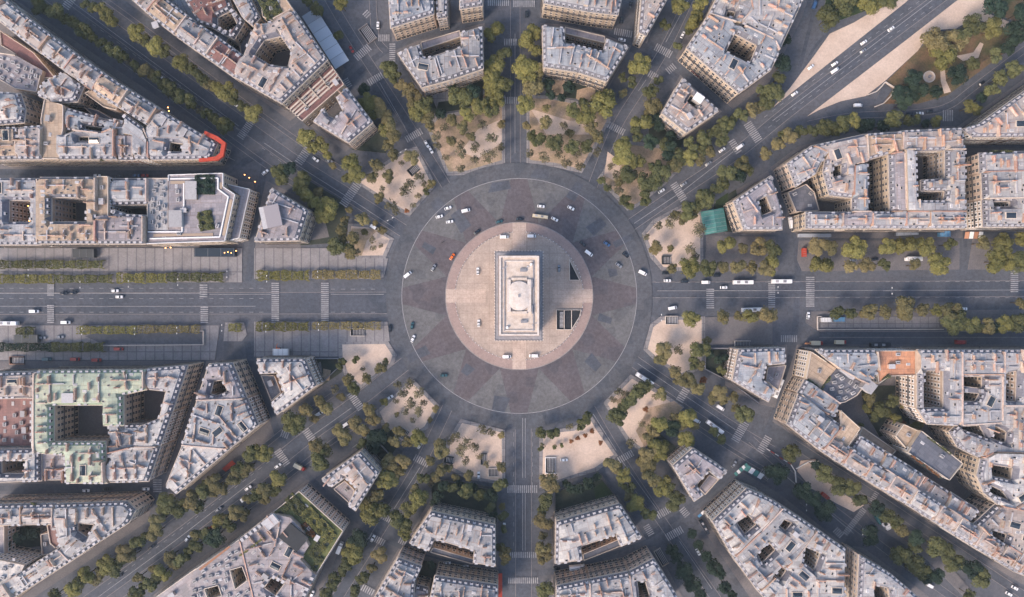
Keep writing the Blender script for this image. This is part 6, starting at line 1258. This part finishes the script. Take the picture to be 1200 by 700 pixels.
def tent(root):
    mb = MB(); vs = [(-7, -7, 3), (7, -7, 3), (7, 7, 3), (-7, 7, 3), (-6.8, 0, 5.2), (6.8, 0, 5.2)]; mb.add(vs, [(0, 1, 5, 4), (3, 4, 5, 2), (0, 4, 3), (1, 2, 5), (0, 3, 2, 1)], 'teal'); mb.obj('canvas', root)
    for k in range(6): b = MB(); x = -6+k*2.4; b.tube((x, -6.8, 3.1), (x, 0, 5.25), .06, .06, 'unit'); b.tube((x, 0, 5.25), (x, 6.8, 3.1), .06, .06, 'unit'); b.obj('rib', root)
    for sx in (-1, 1):
        for sy in (-1, 1): b = MB(); b.cyl(sx*6.8, sy*6.8, 0, 3, .1, .1, 'metal', 6); b.obj('post', root)
prop('marquee', 837, 259.5, 'teal canvas marquee with ribs beside the mauve ring building', 'tent', tent, 100, hz=4)
def box_(w, d, h, m, lines=4):
    def f(root):
        mb = MB(); mb.box(-w/2, w/2, -d/2, d/2, .15, h, m); mb.obj('body', root); mb = MB(); mb.box(-w/2-.1, w/2+.1, -d/2-.1, d/2+.1, h+.002, h+.12, 'white' if m == 'unit' else m); mb.obj('lid', root)
        for k in range(lines): b = MB(); b.box(-w/2+.4+k*(w-.8)/max(lines-1, 1)-.06, -w/2+.4+k*(w-.8)/max(lines-1, 1)+.06, -d/2+.1, d/2-.1, h+.12, h+.2, 'metal'); b.obj('rib', root)
    return f
for nm, cat, x, y, rz, w, d, h, m, l in [('container', 'container', 968, 375, 0, 6, 2.4, 2.6, 'unit', 'white ribbed container on the terrace by the right crossing'), ('container', 'container', 984, 374.5, 0, 6, 2.4, 2.6, 'blue', 'blue container beside the white one, right'), ('kiosk', 'kiosk', 1107, 273, 0, 6, 4.4, 3, 'blue', 'blue roofed kiosk at the foot of the front row houses'),
     ('kiosk', 'kiosk', 955, 276, 0, 19, 1.8, 2.6, 'canopy', 'long pale kiosk roof at the foot of the left front row house'), ('kiosk', 'kiosk', 1063, 274, 3, 13, 1.8, 2.6, 'unit', 'narrow grey kiosk roof below the middle front row house'), ('kiosk', 'kiosk', 1072, 303.5, 0, 9, 2.4, 2.6, 'white', 'white kiosk under the trees north of the right avenue'), ('kiosk', 'kiosk', 943, 296, 90, 5, 2, 2.5, 'red', 'small red kiosk at the corner north of the right avenue'),
     ('market_stall', 'stall', 1031, 609, -60, 5, 3, 2.6, 'teal', 'green market stall, left of three in the lower right avenue'), ('market_stall', 'stall', 1035.5, 612, -60, 5, 3, 2.6, 'white', 'pale market stall, middle of three in the lower right avenue'), ('market_stall', 'stall', 1040, 616, -60, 5, 3, 2.6, 'white', 'pale market stall, right of three in the lower right avenue'), ('site_cabin', 'cabin', 968, 582, -40, 5, 2, 2.4, 'red', 'red site cabin at the edge of the dark trees'),
     ('kiosk', 'kiosk', 252, 296, 0, 24, 5, 3.2, 'glass', 'long dark glass pavilion with warm lamps below the modern building'), ('kiosk', 'kiosk', 98, 297, 0, 13, 5, 3, 'darkmetal', 'dark terrace shelter below the deep courtyard building'), ('kiosk', 'kiosk', 31, 397, 0, 14, 4.5, 3, 'darkmetal', 'dark cafe shelter under the short broad hedge'), ('kiosk', 'kiosk', 329, 414, 0, 9, 5, 2.8, 'unit', 'open construction pen with orange machinery on the lower left esplanade')]:
    prop(nm, x, y, l, cat, box_(w, d, h, m), rz, hz=3)
def digger(root):
    mb = MB(); mb.box(-1.6, 1.6, -1.1, 1.1, .5, 1.6, 'vorange'); mb.obj('body', root); mb = MB(); mb.box(-.2, 1.2, -.9, .3, 1.6, 2.8, 'vorange'); mb.obj('cab', root)
    for s in (-1, 1): mb = MB(); mb.box(-1.9, 1.9, s*1.1-.3, s*1.1+.3, 0, .7, 'tyre'); mb.obj('track', root)
    mb = MB(); mb.tube((1.2, .5, 1.6), (3, .5, 3.2), .18, .14, 'vorange'); mb.tube((3, .5, 3.2), (4.2, .5, 1.0), .14, .1, 'vorange'); mb.obj('arm', root)
prop('excavator', 325, 411, 'orange excavator inside the pen on the lower left esplanade', 'excavator', digger, 80, hz=2)
def fountain(root):
    mb = MB(); n = 32
    for r0, r1, z0, z1, m in ((3.4, 3.4, 0, .6, 'archd'),):
        vs = [(r*math.cos(2*math.pi*i/n), r*math.sin(2*math.pi*i/n), z) for r, z in ((3.5, 0), (3.5, .6), (2.9, .6), (2.9, .1)) for i in range(n)]
        mb.add(vs, [(k*n+i, k*n+(i+1) % n, (k+1)*n+(i+1) % n, (k+1)*n+i) for k in range(3) for i in range(n)], 'archd')
    mb.obj('rim', root); mb = MB(); mb.cyl(0, 0, 0, .15, 2.88, 2.88, 'sand', 32); mb.obj('basin', root); mb = MB(); mb.cyl(0, 0, .15, 1.2, .7, .3, 'archc', 12); mb.cyl(0, 0, 1.2, 1.4, .9, .5, 'archc', 12); mb.obj('pedestal', root)
prop('fountain', 1089, 90, 'round pale stone basin with a central pedestal in the park', 'fountain', fountain, hz=1)
def ring(px, h, th, m):
    def f(root):
        c = root.location
        for i in range(len(px)-1):
            a, b = Vector(W(*px[i])), Vector(W(*px[i+1])); L = (b-a).length; q = (a+b)/2-Vector((c.x, c.y)); mb = MB(); mb.box(-L/2, L/2, -th/2, th/2, 0, h+.003*i, m, math.atan2(b.y-a.y, b.x-a.x), q); mb.obj('wall_panel', root)
    return f
for l, px, h, th, m in [('curved pale retaining wall round the underpass ramp by the park', [(1016, 112), (1026, 108), (1032, 102), (1036, 97), (1047, 104), (1043, 113), (1034, 122), (1024, 126)], 1.2, .5, 'archd'), ('low pale wall round the ramp below the left avenue', [(236, 388), (239.5, 388), (239.5, 404), (120, 405)], 1.1, .4, 'archd'), ('low pale wall of the terrace below the right avenue', [(1104, 386), (957, 386.5), (957, 371), (962, 371)], 1.1, .4, 'archd'),
                        ('curved white barrier on the verge by the dark trees', [(926, 544), (931, 552), (932, 565)], 1, .4, 'white'), ('curved white barrier round the head of the sandy verge', [(932, 549), (940, 544), (948, 540), (958, 540)], 1, .4, 'white'), ('garden wall below the garden right of six o\'clock', [(650, 604), (650, 576), (704, 556), (722, 584)], 2.2, .3, 'darkmetal'), ('garden wall left of six o\'clock', [(507, 590), (506, 564), (530, 562), (583, 572), (583, 604)], 2, .25, 'darkmetal'),
                        ('garden wall of the ring building below the right avenue', [(862, 408), (826, 408), (825, 432), (856, 448), (888, 472)], 2.2, .4, 'archc'), ('garden wall of the lower left ring building', [(362, 420), (397, 420), (398, 430), (378, 448), (334, 484)], 2.2, .3, 'archc'), ('dark garden wall above the V shaped ring building, seven to eight o\'clock', [(414, 524), (432, 510), (446, 520), (460, 535)], 2, .3, 'archc')]:
    prop('low_wall', sum(p[0] for p in px)/len(px), sum(p[1] for p in px)/len(px), l, 'wall', ring(px, h, th, m), hz=0)
for i, (x, y) in enumerate([(900, 527), (905, 530), (910, 533), (915, 537), (920, 540), (925, 543)]):
    def f(root):
        mb = MB(); mb.box(-1.3, 1.3, -.22, .22, 0, .8, 'red' if i % 2 else 'white', taper=.7); mb.obj('block', root)
    prop('road_barrier', x, y, f"{'red' if i % 2 else 'white'} plastic road barrier, {ORD[i] if i else 'first'} from the upper end of the striped line", 'barrier', f, -32, 'red and white road barriers', hz=0)
# roof gardens and rooftop plant beds stand on their buildings
def bed(x, y, w, d, rz, z, t, label, dens=10):
    wx, wy = W(x, y, z); rr = random.Random(int(x*y)); root = empty('roof_planting', wx, wy, label, 'planting', 'roof plantings', rad(rz), z)
    mb = MB(); mb.box(-w/2, w/2, -d/2, d/2, .01, .35, 'gardensoil'); mb.obj('planter', root); vs, fs, at = [], [], []
    for i in range(int(w*d*dens)):
        px, py = rr.uniform(-w/2, w/2), rr.uniform(-d/2, d/2); k = math.sin(px*1.1)+math.sin(py*1.3+px*.4)
        if k < -.9: continue
        p = Vector((px, py, .5+rr.random()*(1.1+k*.6))); nn = Vector((rr.uniform(-.7, .7), rr.uniform(-.7, .7), 1)).normalized(); u = nn.orthogonal().normalized(); q = nn.cross(u); s = rr.uniform(.2, .4); c = len(vs)
        vs += [p-u*s, p+q*s, p+u*s, p-q*s]; fs.append((c, c+1, c+2, c+3)); at.append(min(1, max(0, .5+k*.3)))
    me = bpy.data.meshes.new('foliage'); me.from_pydata(vs, [], fs); me.attributes.new('leaf', 'FLOAT', 'FACE').data.foreach_set('value', at); me.materials.append(M['leaf_'+t]); link('foliage', me, root)
for a in [(241, 217, 11, 11, 0, 20, 'd', 'bushy dark roof garden on the modern white edged building, upper bed', 24), (242, 259, 8, 11, 10, 20, 'g', 'planted bed on the modern white edged building, lower bed', 20), (317, 8, 10, 14, 25, 20, 'g', 'roof garden bed at the top edge building'),
          (372, 612, 20, 8, -46, 17, 'y', 'yellowish bed along the fan facade of the roof garden', 14), (350, 594, 17, 7, -46, 17, 'g', 'olive bed at the top of the roof garden', 14), (331, 598, 8, 4, 32, 17, 'g', 'green bed left end of the roof garden'), (362, 621, 10, 4, -50, 17, 'r', 'rust coloured bed in the roof garden'), (372, 645, 9, 6, 55, 17, 'g', 'green bed middle of the roof garden'), (384, 634, 13, 4, 52, 17, 'y', 'long bed by the right edge of the roof garden'), (372, 660, 9, 3, 52, 17, 'g', 'lowest bed of the roof garden'), (380, 622, 5, 5, 50, 17, 'g', 'small square bed of the roof garden'),
          (968, 418, 15, 1, -38, 19, 'd', 'hedge along the upper edge of the pink roof terrace'), (956, 452, 12, 1, -38, 19, 'd', 'hedge along the lower edge of the pink roof terrace'), (968, 448, 8, 1, 55, 19, 'g', 'hedge along the right edge of the pink roof terrace'), (1038, 443, 5, 2, 40, 20, 'g', 'bushes at the corner of the orange terraces'), (1085, 547, 22, 1.2, -37, 20, 'r', 'rusty planting strip below the dark grey hall roof'), (1100, 522, 16, 1.2, -37, 20, 'g', 'green planting strip above the dark grey hall roof'),
          (120, 188, 3, 1, 0, 19, 'g', 'small balcony planting over the left middle street'), (1172, 178, 14, 1.2, 0, 20, 'g', 'green balcony planting at the right edge'), (270, 68, 14, 1, -35, 20, 'g', 'planting strip along the red brown roof edge'), (296, 640, 18, 1, 37, 20, 'y', 'yellowish planting along the upper edge of the terrace bar roof'), (40, 590, 3, 1, 0, 21, 'g', 'tiny roof planting at the lower left corner block')]: bed(*a)
# glass pavilion inside the roof garden, rooftop boxes of the hotels
def roofbox(x, y, w, d, rz, z, h, m, label, name='rooftop_pavilion', cap='unit'):
    wx, wy = W(x, y, z); root = empty(name, wx, wy, label, 'pavilion', None, rad(rz), z); mb = MB(); mb.box(-w/2, w/2, -d/2, d/2, .01, h, m); mb.obj('body', root)
    mb = MB(); mb.box(-w/2-.25, w/2+.25, -d/2-.25, d/2+.25, h+.002, h+.25, cap); mb.obj('roof', root)
for a in [(345, 629, 13, 10, -40, 20, 1.5, 'glass', 'dark glass roofed pavilion sunk in the roof garden', 'rooftop_pavilion', 'dark'), (318, 611, 8, 5.5, 40, 20, 2, 'white', 'white box pavilion at the left end of the roof garden'), (322, 254, 8, 12, 12, 23.5, 3, 'mauve', 'raised grey box on the hotel left of the roundabout', 'rooftop_pavilion', 'mauve'), (311, 256, 3, 12, 12, 23.5, 2, 'glass', 'narrow glazed box on the hotel left of the roundabout', 'rooftop_pavilion', 'unit'),
          (816, 118, 5, 4, -35, 19, 5, 'whiteroof', 'white skylight box in the pinkish ring building', 'rooftop_pavilion', 'white'), (996, 430, 9, 11, -38, 20, 3, 'bluezinc', 'grey clad penthouse beside the hedge lined terrace'), (1014, 452, 6, 6, -38, 18, 5, 'unit', 'grey square penthouse above the machinery roof'), (82, 466, 6, 5, 0, 25, 2, 'whiteroof', 'white box on the green copper roof'), (247, 11, 9, 4, 45, 9, 2, 'darkroof', 'dark shed in the top left yard'),
          (183, 30, 3, 3, 20, 20, 1.2, 'white', 'white parasol block on the orange terrace'), (208, 257, 7, 9, 0, 20, 2.6, 'whiteroof', 'cream pavilion behind the modern roof terraces'), (226, 224, 6, 10, 0, 20, 2.4, 'tan', 'tan pavilion beside the bushy roof garden'), (18, 655, 1, 1, 0, 20, 1, 'unit', 'tiny box on the white gridded block')]: roofbox(*a)

# the few lamps that are lit
lm = bpy.data.materials.new('warm_lamp'); lm.use_nodes = True; lb = lm.node_tree.nodes['Principled BSDF']; lb.inputs['Base Color'].default_value = (1, .5, .2, 1); lb.inputs['Emission Color'].default_value = (1, .42, .12, 1); lb.inputs['Emission Strength'].default_value = 4; M['warm'] = lm
mb = MB(); mb.tube((0, 0, 0), (.5, 0, .25), .05, .05, 'darkmetal'); mb.cyl(.6, 0, -.25, .3, .32, .22, 'warm', 8); WL = mb.mesh('wall_lamp')
for pts, z, w, g in (([(41, 189), (45, 187), (49, 190), (52, 188), (56, 191), (60, 189), (64, 190), (68, 189), (72, 191), (76, 190), (80, 191), (85, 190)], 4, 'glowing orange lamp in the cluster over the small street, upper left', 'orange lamps over the small street'),
                     ([(34, 241), (36, 245), (36, 257), (33, 259)], 12, 'glowing lamp on the wall of the lit courtyard at the left edge', 'lamps of the lit courtyard'),
                     ([(193, 290), (201, 290), (262, 296), (266, 296), (272, 296), (277, 293)], 4, 'small warm lamp at the foot of the modern white edged building', 'lamps of the left esplanade'),
                     ([(287, 206), (291, 209), (298, 214)], 4, 'small warm lamp at the corner right of the modern building', 'lamps right of the modern building'),
                     ([(196, 127), (198, 129)], 19, 'bright orange lamp on the roof edge of the upper left terrace', 'orange roof edge lamps')):
    for x, y in pts:
        wx, wy = W(x, y, z); tagp(link('wall_lamp', WL, None, (wx, wy, z), R.uniform(0, 6)), w, 'lamp', g)
# ---------------------------------------------------------------- air

hd = .00007
x0, y0 = W(-1300, 2200); x1, y1 = W(2500, -1500)
mb = MB(); mb.box(-1040, 1040, -1010, 1010, -1, 425, 'ground'); hz = mb.obj('haze'); hz['kind'] = 'stuff'
hm = bpy.data.materials.new('haze_air'); hm.use_nodes = True; hn = hm.node_tree; hn.nodes.clear()
ho = hn.nodes.new('ShaderNodeOutputMaterial'); hp = hn.nodes.new('ShaderNodeVolumePrincipled')
hp.inputs['Color'].default_value = (.66, .82, .95, 1); hp.inputs['Density'].default_value = hd; hp.inputs['Anisotropy'].default_value = 0.1
hn.links.new(hp.outputs[0], ho.inputs['Volume']); hz.data.materials[0] = hm
